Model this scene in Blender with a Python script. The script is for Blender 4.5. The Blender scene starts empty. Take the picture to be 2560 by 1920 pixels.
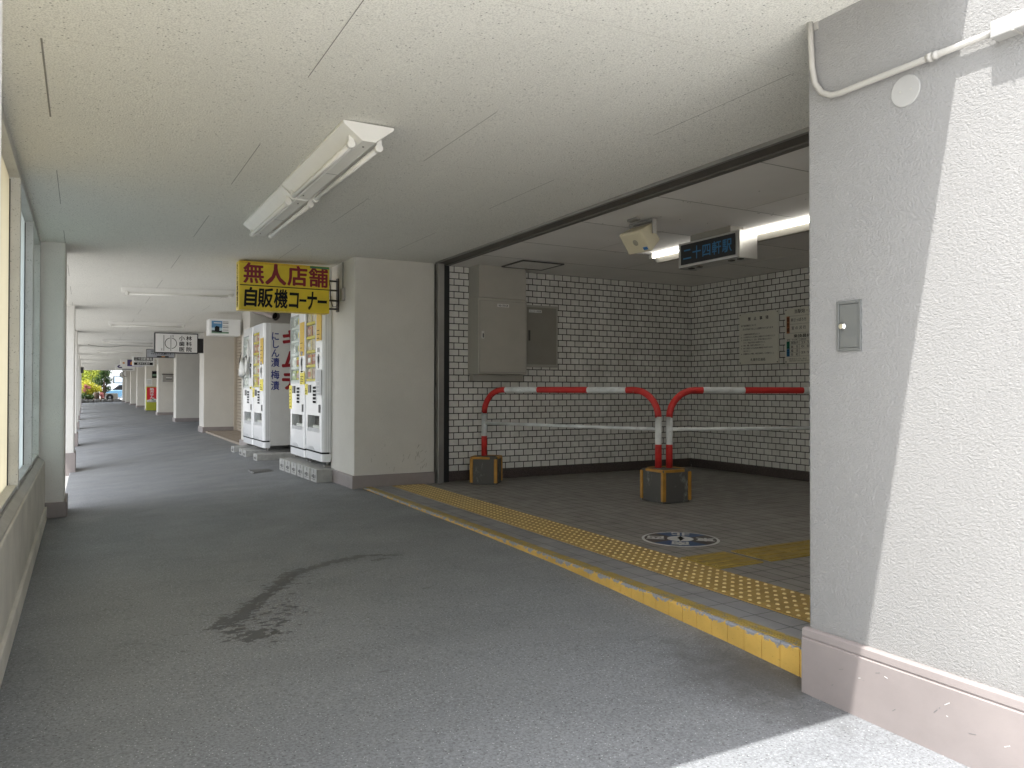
import bpy, bmesh, math, random
from mathutils import Vector, Matrix
random.seed(7)
R = math.radians
S = bpy.context.scene
COL = S.collection

# ------------------------------------------------------------------ camera
CAMZ = 1.005
cam = bpy.data.objects.new('camera', bpy.data.cameras.new('camera'))
COL.objects.link(cam)
cam.location = (0, 0, CAMZ)
YAW, PITCH, ROLL = R(28.95), R(0.6), R(0.1)
fw = Vector((math.sin(YAW)*math.cos(PITCH), math.cos(YAW)*math.cos(PITCH), math.sin(PITCH)))
r0 = Vector((math.cos(YAW), -math.sin(YAW), 0)); u0 = r0.cross(fw)
rt = r0*math.cos(ROLL) + u0*math.sin(ROLL); up = u0*math.cos(ROLL) - r0*math.sin(ROLL)
cam.rotation_euler = Matrix((rt, up, -fw)).transposed().to_euler()
cam.data.sensor_width = 36
cam.data.lens = 36*1940/2560
cam.data.shift_y = -8.316/2560
cam.data.clip_start = .05; cam.data.clip_end = 1500
S.camera = cam

# ------------------------------------------------------------------ light
SUN = Vector((-.36, -.175, 1.0)).normalized()
W = bpy.data.worlds.new('World'); S.world = W; W.use_nodes = True
nt = W.node_tree
sky = nt.nodes.new('ShaderNodeTexSky'); sky.sky_type = 'NISHITA'; sky.sun_disc = False
sky.sun_elevation = math.asin(SUN.z); sky.sun_rotation = math.atan2(SUN.x, SUN.y) % (2*math.pi)
sky.air_density = 1.0; sky.dust_density = 2.0; sky.ozone_density = 1.0
hz = nt.nodes.new('ShaderNodeHueSaturation'); hz.inputs['Saturation'].default_value = .34
nt.links.new(sky.outputs[0], hz.inputs['Color']); nt.links.new(hz.outputs[0], nt.nodes['Background'].inputs[0])
nt.nodes['Background'].inputs[1].default_value = .15
sun = bpy.data.objects.new('sun', bpy.data.lights.new('sun', 'SUN')); COL.objects.link(sun)
sun.data.energy = 2.0; sun.data.angle = R(.53); sun.data.color = (1, .98, .95)
sun.rotation_euler = SUN.to_track_quat('Z', 'Y').to_euler()
sun.location = (-5, -2, 12)
S.view_settings.view_transform = 'Standard'; S.view_settings.look = 'None'
S.view_settings.gamma = 1; S.view_settings.exposure = 2.08
S.cycles.max_bounces = 12; S.cycles.diffuse_bounces = 8; S.cycles.glossy_bounces = 3
S.cycles.transmission_bounces = 6; S.cycles.caustics_reflective = False; S.cycles.caustics_refractive = False
S.cycles.use_denoising = True

# ------------------------------------------------------------------ materials
MATS = {}
def newmat(name):
    m = bpy.data.materials.new(name); m.use_nodes = True
    n = m.node_tree; b = n.nodes['Principled BSDF']
    MATS[name] = m
    return m, n, b
def ND(n, t, **k):
    o = n.nodes.new(t)
    for a, v in k.items():
        if hasattr(o, a) and a not in ('inputs',): setattr(o, a, v)
        else: o.inputs[a.replace('_', ' ')].default_value = v
    return o
def rgba(c): return (c[0], c[1], c[2], 1)
def coords(n, scale=(1, 1, 1), rot=(0, 0, 0), loc=(0, 0, 0)):
    g = n.nodes.new('ShaderNodeNewGeometry'); mp = n.nodes.new('ShaderNodeMapping')
    mp.inputs['Scale'].default_value = scale; mp.inputs['Rotation'].default_value = rot; mp.inputs['Location'].default_value = loc
    n.links.new(g.outputs['Position'], mp.inputs['Vector'])
    return mp.outputs[0]
def mixc(n, fac, a, b, mode='MIX'):
    m = n.nodes.new('ShaderNodeMix'); m.data_type = 'RGBA'; m.blend_type = mode
    for s, v in ((0, fac), (6, a), (7, b)):
        if isinstance(v, (float, int)): m.inputs[s].default_value = v
        elif isinstance(v, (tuple, list)): m.inputs[s].default_value = rgba(v)
        else: n.links.new(v, m.inputs[s])
    return m.outputs[2]
def ramp(n, fac, p0, p1, c0=(0, 0, 0), c1=(1, 1, 1)):
    r = n.nodes.new('ShaderNodeValToRGB'); e = r.color_ramp.elements
    e[0].position = p0; e[1].position = p1; e[0].color = rgba(c0); e[1].color = rgba(c1)
    n.links.new(fac, r.inputs[0]); return r.outputs[0]
def noise(n, v, scale, detail=2, rough=.5, dist=0):
    t = n.nodes.new('ShaderNodeTexNoise'); t.inputs['Scale'].default_value = scale
    t.inputs['Detail'].default_value = detail; t.inputs['Roughness'].default_value = rough; t.inputs['Distortion'].default_value = dist
    n.links.new(v, t.inputs['Vector']); return t.outputs[0]
def bump(n, b, h, strength, dist, prev=None):
    x = n.nodes.new('ShaderNodeBump'); x.inputs['Strength'].default_value = strength; x.inputs['Distance'].default_value = dist
    n.links.new(h, x.inputs['Height'])
    if prev is not None: n.links.new(prev, x.inputs['Normal'])
    n.links.new(x.outputs[0], b.inputs['Normal']); return x.outputs[0]
def plain(name, c, rough=.6, metal=0, var=.12, vs=6, bs=0, bscale=60, bdist=.002, spec=.5, coat=0):
    m, n, b = newmat(name)
    v = coords(n)
    lo = tuple(max(0, x*(1-var)) for x in c); hi = tuple(min(1, x*(1+var)) for x in c)
    n.links.new(ramp(n, noise(n, v, vs, 4, .6), .3, .7, lo, hi), b.inputs['Base Color'])
    b.inputs['Roughness'].default_value = rough; b.inputs['Metallic'].default_value = metal
    b.inputs['Specular IOR Level'].default_value = spec
    if coat: b.inputs['Coat Weight'].default_value = coat
    if bs: bump(n, b, noise(n, v, bscale, 3), bs, bdist)
    return m
def stucco(name, c, scale, strength, dist, rough=.8, stain=.1, aniso=(1, 1, 1), rot=(0, 0, 0)):
    m, n, b = newmat(name)
    v = coords(n)
    va = coords(n, aniso, rot)
    lo = tuple(x*(1-stain) for x in c)
    c1 = ramp(n, noise(n, v, 1.3, 6, .65), .3, .62, lo, c)
    h = noise(n, va, scale, 3, .55, .5)
    c2 = mixc(n, ramp(n, h, .28, .42, (1, 1, 1), (0, 0, 0)), c1, tuple(x*.86 for x in c))  # low spots coloured darker, standing in for shade in the hollows
    n.links.new(c2, b.inputs['Base Color'])
    b.inputs['Roughness'].default_value = rough
    p = bump(n, b, h, strength, dist)
    bump(n, b, noise(n, v, scale*3.4, 2, .5), strength*.35, dist*.5, p)
    return m

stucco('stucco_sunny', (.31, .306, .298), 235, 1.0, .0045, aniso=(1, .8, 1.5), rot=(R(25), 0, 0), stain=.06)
stucco('stucco', (.67, .645, .59), 130, .9, .005)
stucco('stucco_left', (.77, .755, .715), 110, .9, .006)
plain('low_wall', (.66, .635, .57), .8, var=.12, vs=3, bs=.25, bscale=140)
plain('mauve_paint', (.28, .245, .235), .55, var=.07, vs=5, bs=.15, bscale=90)

# ceiling spray finish
m, n, b = newmat('ceiling_spray'); v = coords(n)
c1 = ramp(n, noise(n, coords(n, (1, .35, 1)), .9, 5, .6), .3, .7, (.755, .745, .69), (.825, .815, .755))
vo = n.nodes.new('ShaderNodeTexVoronoi'); vo.inputs['Scale'].default_value = 48; n.links.new(v, vo.inputs['Vector'])
pit = mixc(n, 1.0, ramp(n, vo.outputs['Distance'], .12, .22, (1, 1, 1), (0, 0, 0)), ramp(n, noise(n, v, 30, 3), .48, .56), 'MULTIPLY')
c1 = mixc(n, 1.0, c1, ramp(n, noise(n, v, 150, 3, .7), .36, .56, (.80, .80, .80), (1.07, 1.07, 1.07)), 'MULTIPLY')
n.links.new(mixc(n, pit, c1, (.30, .29, .26)), b.inputs['Base Color'])
b.inputs['Roughness'].default_value = .9
bump(n, b, noise(n, v, 120, 3, .65), .9, .007)

# inner ceiling board
m, n, b = newmat('ceiling_board'); v = coords(n)
n.links.new(ramp(n, noise(n, v, 2, 4), .3, .7, (.74, .72, .69), (.80, .78, .75)), b.inputs['Base Color']); b.inputs['Roughness'].default_value = .85
plain('seam', (.27, .26, .23), .9)
plain('seam_faint', (.56, .54, .49), .9)

# grey floor with grit
m, n, b = newmat('floor_grey'); v = coords(n)
base = ramp(n, noise(n, coords(n, (.8, 1.1, 1)), 1.4, 7, .68), .25, .75, (.180, .187, .195), (.238, .247, .257))
fine = ramp(n, noise(n, v, 105, 4, .75), .33, .67, (.62, .62, .62), (1.36, 1.36, 1.36))
c1 = mixc(n, 1.0, base, fine, 'MULTIPLY')
v1 = n.nodes.new('ShaderNodeTexVoronoi'); v1.inputs['Scale'].default_value = 42; n.links.new(v, v1.inputs['Vector'])
v2 = n.nodes.new('ShaderNodeTexVoronoi'); v2.inputs['Scale'].default_value = 60; n.links.new(coords(n, (1, 1, 1), (0, 0, .5), (3, 1, 0)), v2.inputs['Vector'])
c2 = mixc(n, ramp(n, v1.outputs['Distance'], .10, .17, (1, 1, 1), (0, 0, 0)), c1, (.09, .09, .09))
c3 = mixc(n, ramp(n, v2.outputs['Distance'], .09, .15, (.95, .95, .95), (0, 0, 0)), c2, (.55, .56, .57))
scuff = ramp(n, noise(n, coords(n, (1, 4, 1), (0, 0, R(-12))), 4.5, 6, .75), .63, .70)
n.links.new(mixc(n, mixc(n, 1.0, scuff, (.65, .65, .65), 'MULTIPLY'), c3, (.09, .09, .09)), b.inputs['Base Color'])
c4 = b.inputs['Base Color'].links[0].from_socket
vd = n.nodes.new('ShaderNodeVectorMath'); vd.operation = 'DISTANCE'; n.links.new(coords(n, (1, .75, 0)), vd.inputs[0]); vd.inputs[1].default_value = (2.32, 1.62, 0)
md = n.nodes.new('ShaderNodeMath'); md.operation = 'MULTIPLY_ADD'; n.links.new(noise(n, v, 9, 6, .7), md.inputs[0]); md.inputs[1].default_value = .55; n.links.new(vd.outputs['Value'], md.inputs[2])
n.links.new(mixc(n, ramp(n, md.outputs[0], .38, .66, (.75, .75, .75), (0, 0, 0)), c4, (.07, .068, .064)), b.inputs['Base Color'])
n.links.new(ramp(n, noise(n, v, 2.2, 4), .3, .7, (.50, .50, .50), (.72, .72, .72)), b.inputs['Roughness']); b.inputs['Specular IOR Level'].default_value = .38
bump(n, b, noise(n, v, 220, 3, .7), .35, .0025)
m, n, b = newmat('wet_floor'); v = coords(n)
n.links.new(ramp(n, noise(n, v, 160, 3, .7), .25, .75, (.075, .077, .079), (.105, .107, .11)), b.inputs['Base Color'])
b.inputs['Roughness'].default_value = .5; bump(n, b, noise(n, v, 220, 3, .7), .3, .002)
plain('pale_concrete', (.27, .266, .256), .9, var=.15, vs=1.5, bs=.3, bscale=120)
plain('bounce_sheet_pale', (.68, .67, .645), .9, var=.1, vs=1.5, bs=.3, bscale=120)

# brick type tile materials
def tiles(name, ax, off, bw, rh, mort, c1, c2, cm, rough, stag=.5, bumpd=.003, dirt=None):
    m, n, b = newmat(name)
    g = n.nodes.new('ShaderNodeNewGeometry'); sp = n.nodes.new('ShaderNodeSeparateXYZ'); n.links.new(g.outputs['Position'], sp.inputs[0])
    cb = n.nodes.new('ShaderNodeCombineXYZ')
    n.links.new(sp.outputs[ax[0]], cb.inputs[0]); n.links.new(sp.outputs[ax[1]], cb.inputs[1])
    mp = n.nodes.new('ShaderNodeMapping'); mp.inputs['Location'].default_value = (-off[0], -off[1], 0); n.links.new(cb.outputs[0], mp.inputs[0])
    bt = n.nodes.new('ShaderNodeTexBrick'); bt.offset = stag; bt.offset_frequency = 2; bt.squash = 1
    for k, q in (('Scale', 1), ('Brick Width', bw), ('Row Height', rh), ('Mortar Size', mort), ('Mortar Smooth', .1), ('Bias', 0)): bt.inputs[k].default_value = q
    bt.inputs['Color1'].default_value = rgba(c1); bt.inputs['Color2'].default_value = rgba(c2); bt.inputs['Mortar'].default_value = rgba(cm)
    n.links.new(mp.outputs[0], bt.inputs['Vector'])
    col = bt.outputs['Color']
    v = coords(n)
    col = mixc(n, .8, col, ramp(n, noise(n, v, 3, 6, .65), .3, .7, (.8, .79, .77), (1.06, 1.06, 1.06)), 'MULTIPLY')
    n.links.new(col, b.inputs['Base Color'])
    n.links.new(ramp(n, noise(n, v, 7, 3), .3, .7, (rough*.8,)*3, (min(1, rough*1.25),)*3), b.inputs['Roughness'])
    inv = n.nodes.new('ShaderNodeMath'); inv.operation = 'SUBTRACT'; inv.inputs[0].default_value = 1; n.links.new(bt.outputs['Fac'], inv.inputs[1])
    p = bump(n, b, inv.outputs[0], .9, bumpd)
    bump(n, b, noise(n, v, 40, 2), .12, .001, p)
    return m
tiles('wall_tile_x', (0, 2), (4.476, .105), .117, .07, .0046, (.79, .78, .75), (.73, .72, .69), (.025, .023, .02), .25)
tiles('wall_tile_y', (1, 2), (7.705, .105), .117, .07, .0046, (.79, .78, .75), (.73, .72, .69), (.025, .023, .02), .25)
tiles('floor_tile', (1, 0), (2.1, 2.5), .20, .10, .0042, (.30, .285, .265), (.265, .25, .235), (.075, .07, .065), .5, stag=0, bumpd=.003)
tiles('step_tile', (1, 0), (2.1, 2.5), .20, .117, .003, (.30, .30, .31), (.25, .25, .26), (.10, .10, .10), .5, stag=0, bumpd=.002)
tiles('door_tile', (1, 0), (14, 2.5), .3, .3, .004, (.34, .28, .22), (.30, .25, .20), (.16, .14, .12), .6, stag=0, bumpd=.002)
plain('granite_dark', (.085, .068, .062), .35, var=.5, vs=70)

# worn yellow paint
def worn(name, c, under, amt, sc=26):
    m, n, b = newmat(name); v = coords(n, (1, 1, 1.6))
    f = ramp(n, noise(n, v, sc, 6, .72), amt, amt+.03)
    n.links.new(mixc(n, f, under, mixc(n, 1.0, c, ramp(n, noise(n, v, 9, 4), .3, .7, (.8, .8, .8), (1.1, 1.1, 1.1)), 'MULTIPLY')), b.inputs['Base Color'])
    b.inputs['Roughness'].default_value = .5; bump(n, b, f, .4, .002); return m
m, n, b = newmat('kerb_yellow'); v = coords(n, (1, 1, 1.3))
g = n.nodes.new('ShaderNodeNewGeometry'); sp = n.nodes.new('ShaderNodeSeparateXYZ'); n.links.new(g.outputs['Position'], sp.inputs[0])
mr = n.nodes.new('ShaderNodeMapRange'); n.links.new(sp.outputs[2], mr.inputs[0])
for k_, q_ in ((1, -.035), (2, .0), (3, .0), (4, .30)): mr.inputs[k_].default_value = q_
ad = n.nodes.new('ShaderNodeMath'); ad.operation = 'ADD'; n.links.new(mr.outputs[0], ad.inputs[0]); n.links.new(noise(n, v, 17, 6, .7), ad.inputs[1])
f = ramp(n, ad.outputs[0], .745, .755)
sc_ = ramp(n, noise(n, coords(n, (1, 1.4, 4), (R(40), 0, 0)), 34, 4, .7), .64, .68)
yc = mixc(n, sc_, mixc(n, 1.0, (.68, .435, .105), ramp(n, noise(n, v, 6, 4), .3, .7, (.84, .84, .84), (1.1, 1.1, 1.1)), 'MULTIPLY'), (.40, .24, .06))
n.links.new(mixc(n, f, yc, (.30, .31, .34)), b.inputs['Base Color']); b.inputs['Roughness'].default_value = .5; bump(n, b, f, .5, -.002)
worn('nosing_yellow', (.40, .285, .07), (.26, .24, .18), .43, 22)
worn('tactile_yellow', (.42, .275, .075), (.27, .20, .09), .30, 14)
worn('guide_yellow', (.36, .25, .05), (.24, .18, .07), .36, 14)
plain('dot_yellow', (.72, .57, .28), .5)
worn('rail_red', (.60, .034, .03), (.40, .22, .17), .335, 22)
worn('rail_white', (.72, .74, .74), (.25, .23, .22), .32, 34)
worn('base_wood', (.47, .235, .035), (.24, .13, .05), .33, 30)
m, n, b = newmat('base_concrete'); v = coords(n)
n.links.new(mixc(n, ramp(n, noise(n, coords(n, (1, 1, .5)), 9, 6, .7), .56, .68), (.095, .092, .085), (.30, .30, .29)), b.inputs['Base Color'])
b.inputs['Roughness'].default_value = .8; bump(n, b, noise(n, v, 90, 3), .3, .002)
plain('cinder', (.40, .395, .375), .9, var=.14, vs=16, bs=.6, bscale=110, bdist=.003)
plain('hole_dark', (.05, .05, .048), .9)
plain('steel', (.36, .35, .33), .42, .85, var=.12, vs=3)
plain('steel_bright', (.62, .61, .59), .32, .9, var=.1, vs=5)
plain('dark_metal', (.075, .07, .065), .5, .3)
plain('track_grey', (.115, .105, .092), .5, .2)
plain('black', (.012, .012, .013), .5)
plain('black_gloss', (.015, .016, .018), .12)
plain('cabinet_beige', (.40, .38, .335), .45, var=.04)
plain('cabinet_dark', (.27, .255, .22), .5, var=.04)
plain('white_label', (.72, .72, .70), .5)
plain('ink', (.014, .014, .015), .8, spec=.2)
plain('ink_grey', (.16, .16, .16), .6)
plain('ivory_plastic', (.62, .56, .40), .4, var=.05)
plain('grille_grey', (.32, .30, .24), .6)
plain('badge_blue', (.03, .16, .42), .4)
plain('lamp_white', (.80, .79, .75), .35, var=.03)
plain('conduit_paint', (.40, .385, .355), .5, var=.06)
plain('cover_paint', (.36, .355, .34), .55, var=.05)
plain('plate_grey', (.135, .14, .135), .45, .1, var=.06)
plain('chrome', (.75, .74, .72), .15, 1)
plain('machine_white', (.80, .81, .82), .22, var=.02, coat=.3)
plain('machine_side', (.62, .62, .605), .35, var=.03)
plain('machine_grey', (.42, .43, .44), .4)
plain('machine_inside', (.72, .76, .745), .5)
plain('sticker_yellow', (.78, .66, .04), .5, var=.1)
plain('sticker_amber', (.62, .40, .02), .5, var=.15, vs=60)
plain('product_cream', (.72, .62, .48), .5, var=.25, vs=30)
plain('product_red', (.55, .17, .10), .5, var=.3, vs=25)
plain('product_pink', (.66, .47, .42), .5, var=.3, vs=30)
plain('product_green', (.38, .48, .22), .5, var=.3, vs=25)
plain('product_clear', (.78, .80, .78), .2, var=.2, vs=25)
plain('text_blue', (.022, .035, .20), .45)
plain('text_red', (.26, .008, .016), .45)
m, n, b = newmat('glass'); b.inputs['Base Color'].default_value = (.95, 1, .99, 1); b.inputs['Roughness'].default_value = .04
tr = n.nodes.new('ShaderNodeBsdfTransparent'); mx = n.nodes.new('ShaderNodeMixShader'); fr = n.nodes.new('ShaderNodeFresnel'); gl = n.nodes.new('ShaderNodeBsdfGlossy')
fr.inputs[0].default_value = 1.28; gl.inputs['Roughness'].default_value = .03; tr.inputs[0].default_value = (.97, .98, .97, 1)
mx.inputs[0].default_value = .07; n.links.new(tr.outputs[0], mx.inputs[1]); n.links.new(gl.outputs[0], mx.inputs[2])
n.links.new(mx.outputs[0], n.nodes['Material Output'].inputs[0])
def frosted(name, c):
    m, n, b = newmat(name)
    t = n.nodes.new('ShaderNodeBsdfTranslucent'); x = n.nodes.new('ShaderNodeMixShader')
    v = coords(n, (1, 1, .25))
    colr = ramp(n, noise(n, v, 2.5, 4), .3, .7, tuple(q*.9 for q in c), c)
    n.links.new(colr, t.inputs[0]); n.links.new(colr, b.inputs['Base Color'])
    b.inputs['Roughness'].default_value = .25
    x.inputs[0].default_value = .34
    n.links.new(t.outputs[0], x.inputs[1]); n.links.new(b.outputs[0], x.inputs[2]); n.links.new(x.outputs[0], n.nodes['Material Output'].inputs[0])
frosted('pane_yellow', (.90, .855, .72)); frosted('pane_teal', (.80, .85, .85)); frosted('pane_green', (.78, .85, .83))
m, n, b = newmat('frame_alu'); v = coords(n)
n.links.new(mixc(n, ramp(n, noise(n, v, 95, 5, .7), .60, .66), ramp(n, noise(n, v, 4, 3), .3, .7, (.50, .50, .48), (.62, .62, .60)), (.22, .22, .21)), b.inputs['Base Color']); b.inputs['Roughness'].default_value = .55
plain('sill_alu', (.46, .45, .42), .45, .2, var=.12)
plain('gasket', (.05, .05, .05), .7)
plain('sign_yellow', (.70, .52, .02), .4, var=.10, vs=5)
plain('sign_green', (.05, .20, .09), .5)
plain('sign_red', (.20, .004, .012), .45, var=.1)
plain('sign_white', (.78, .78, .77), .35, var=.03)
plain('sign_grey', (.42, .43, .46), .4)
plain('sign_purple', (.05, .03, .13), .4)
plain('orange', (.60, .26, .05), .5)
plain('violet', (.09, .03, .32), .5)
plain('photo_sky', (.10, .25, .44), .4, var=.2)
plain('photo_pale', (.46, .58, .66), .4)
plain('photo_green', (.16, .26, .18), .5)
plain('stand_red', (.70, .02, .035), .4)
plain('stand_green', (.42, .44, .04), .4)
plain('mark_green', (.02, .28, .12), .4)
plain('board_white', (.70, .68, .61), .4, var=.03)
plain('cell_orange', (.42, .16, .07), .5)
plain('cell_green', (.02, .21, .14), .5)
plain('cell_blue', (.04, .20, .42), .5)
m, n, b = newmat('station_text'); b.inputs['Base Color'].default_value = (.03, .16, .34, 1); b.inputs['Roughness'].default_value = .4
plain('decal_blue', (.035, .085, .20), .5); plain('decal_brown', (.075, .06, .055), .5); plain('decal_white', (.66, .66, .65), .5)
plain('shutter', (.50, .44, .36), .5, .1, var=.06)
plain('shop_wall', (.38, .34, .29), .8)
plain('brown_pipe', (.28, .24, .22), .45, .4)
plain('rock', (.16, .16, .15), .9, var=.6, vs=6, bs=.8, bscale=20, bdist=.02)
plain('soil', (.13, .10, .07), .95, var=.3)
plain('bark', (.10, .07, .05), .9, var=.4, vs=20, bs=.6, bscale=30, bdist=.01)
plain('car_blue', (.10, .22, .33), .25, coat=.8, var=.02)
plain('rubber', (.02, .02, .02), .7)
plain('house_white', (.70, .72, .74), .8)
plain('mirror', (.8, .82, .84), .05, 1, var=0)
plain('bag_white', (.70, .70, .67), .35, var=.08, vs=20)
m, n, b = newmat('tube_lit'); b.inputs['Base Color'].default_value = (1, 1, 1, 1)
b.inputs['Emission Color'].default_value = (1, .97, .9, 1); b.inputs['Emission Strength'].default_value = 3.0
def leafmat(name, a, c, tr=.35):
    m, n, b = newmat(name)
    oi = n.nodes.new('ShaderNodeNewGeometry')
    col = ramp(n, oi.outputs['Random Per Island'], 0, 1, a, c)
    n.links.new(col, b.inputs['Base Color']); b.inputs['Roughness'].default_value = .5
    t = n.nodes.new('ShaderNodeBsdfTranslucent'); n.links.new(col, t.inputs[0])
    x = n.nodes.new('ShaderNodeMixShader'); x.inputs[0].default_value = tr
    n.links.new(b.outputs[0], x.inputs[1]); n.links.new(t.outputs[0], x.inputs[2]); n.links.new(x.outputs[0], n.nodes['Material Output'].inputs[0])
leafmat('leaf_dark', (.018, .05, .012), (.07, .13, .025)); leafmat('leaf_yellow', (.34, .34, .02), (.58, .54, .06))
leafmat('leaf_lime', (.30, .36, .03), (.48, .52, .08)); leafmat('leaf_pink', (.36, .10, .11), (.52, .24, .22))

# ------------------------------------------------------------------ mesh builder
class MB:
    def __init__(s): s.v = []; s.f = []; s.m = []; s.sm = []
    def face(s, pts, m=0, sm=False):
        i = len(s.v); s.v += [tuple(p) for p in pts]; s.f.append(tuple(range(i, i+len(pts)))); s.m.append(m); s.sm.append(sm); return s
    def box(s, x0, x1, y0, y1, z0, z1, m=0):
        i = len(s.v)
        s.v += [(x0, y0, z0), (x1, y0, z0), (x1, y1, z0), (x0, y1, z0), (x0, y0, z1), (x1, y0, z1), (x1, y1, z1), (x0, y1, z1)]
        for f in ((0, 3, 2, 1), (4, 5, 6, 7), (0, 1, 5, 4), (1, 2, 6, 5), (2, 3, 7, 6), (3, 0, 4, 7)):
            s.f.append(tuple(i+k for k in f)); s.m.append(m); s.sm.append(False)
        return s
    def obox(s, c, ax, ay, az, m=0):
        c = Vector(c); ax, ay, az = Vector(ax), Vector(ay), Vector(az); i = len(s.v)
        for a, b_, d in ((-1, -1, -1), (1, -1, -1), (1, 1, -1), (-1, 1, -1), (-1, -1, 1), (1, -1, 1), (1, 1, 1), (-1, 1, 1)):
            s.v.append(tuple(c+ax*a+ay*b_+az*d))
        for f in ((0, 3, 2, 1), (4, 5, 6, 7), (0, 1, 5, 4), (1, 2, 6, 5), (2, 3, 7, 6), (3, 0, 4, 7)):
            s.f.append(tuple(i+k for k in f)); s.m.append(m); s.sm.append(False)
        return s
    def tube(s, pts, r, m=0, nseg=14, cap=True):
        pts = [Vector(p) for p in pts]; N = len(pts)
        rr = r if isinstance(r, (list, tuple)) else [r]*N
        mm = m if isinstance(m, (list, tuple)) else [m]*(N-1)
        t = (pts[1]-pts[0]).normalized(); a = t.orthogonal().normalized(); base = len(s.v)
        for k in range(N):
            tt = (pts[min(k+1, N-1)]-pts[max(k-1, 0)]).normalized()
            q = t.rotation_difference(tt); a = (q @ a); a = (a-tt*a.dot(tt)).normalized(); b_ = tt.cross(a); t = tt
            for j in range(nseg):
                w = 2*math.pi*j/nseg; s.v.append(tuple(pts[k]+(a*math.cos(w)+b_*math.sin(w))*rr[k]))
        for k in range(N-1):
            for j in range(nseg):
                j2 = (j+1) % nseg
                s.f.append((base+k*nseg+j, base+k*nseg+j2, base+(k+1)*nseg+j2, base+(k+1)*nseg+j)); s.m.append(mm[k]); s.sm.append(True)
        if cap:
            s.f.append(tuple(base+j for j in reversed(range(nseg)))); s.m.append(mm[0]); s.sm.append(False)
            s.f.append(tuple(base+(N-1)*nseg+j for j in range(nseg))); s.m.append(mm[-1]); s.sm.append(False)
        return s
    def prism(s, pts, d, m=0):                    # polygon swept along d
        d = Vector(d); p0 = [Vector(p) for p in pts]; p1 = [p+d for p in p0]; n_ = len(p0); i = len(s.v)
        s.v += [tuple(p) for p in p0+p1]
        s.f.append(tuple(i+k for k in reversed(range(n_)))); s.f.append(tuple(i+n_+k for k in range(n_)))
        for k in range(n_): s.f.append((i+k, i+(k+1) % n_, i+n_+(k+1) % n_, i+n_+k))
        s.m += [m]*(n_+2); s.sm += [False]*(n_+2); return s
    def disc(s, c, nrm, r, h, m=0, nseg=28, ry=None):
        nrm = Vector(nrm).normalized(); a = Vector((0, 0, 1)) if abs(nrm.z) < .9 else Vector((0, 1, 0)); b_ = nrm.cross(a).normalized(); a = b_.cross(nrm)
        ry = ry or r
        return s.prism([Vector(c)+b_*math.cos(2*math.pi*k/nseg)*r+a*math.sin(2*math.pi*k/nseg)*ry for k in range(nseg)], nrm*h, m)
    def build(s, name, mats, parent=None, bevel=0, seg=2):
        me = bpy.data.meshes.new(name)
        off = Vector((0, 0, 0)); p = parent
        while p is not None: off += p.location; p = p.parent
        me.from_pydata([tuple(Vector(q)-off) for q in s.v], [], s.f)
        if isinstance(mats, str): mats = [mats]
        for q in mats: me.materials.append(MATS[q])
        me.polygons.foreach_set('material_index', s.m); me.polygons.foreach_set('use_smooth', s.sm)
        bm = bmesh.new(); bm.from_mesh(me); bmesh.ops.recalc_face_normals(bm, faces=bm.faces); bm.to_mesh(me); bm.free()
        me.update()
        o = bpy.data.objects.new(name, me); COL.objects.link(o)
        if parent is not None: o.parent = parent
        if bevel:
            bv = o.modifiers.new('bevel', 'BEVEL'); bv.width = bevel; bv.segments = seg; bv.limit_method = 'ANGLE'; bv.angle_limit = R(40)
        return o
def tag(o, label=None, cat=None, group=None, kind=None):
    if label: o['label'] = label
    if cat: o['category'] = cat
    if group: o['group'] = group
    if kind: o['kind'] = kind
    return o
def root(name, label, cat, loc, group=None):
    o = bpy.data.objects.new(name, None); COL.objects.link(o); o.location = loc; o.empty_display_size = .1
    return tag(o, label, cat, group)

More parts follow.
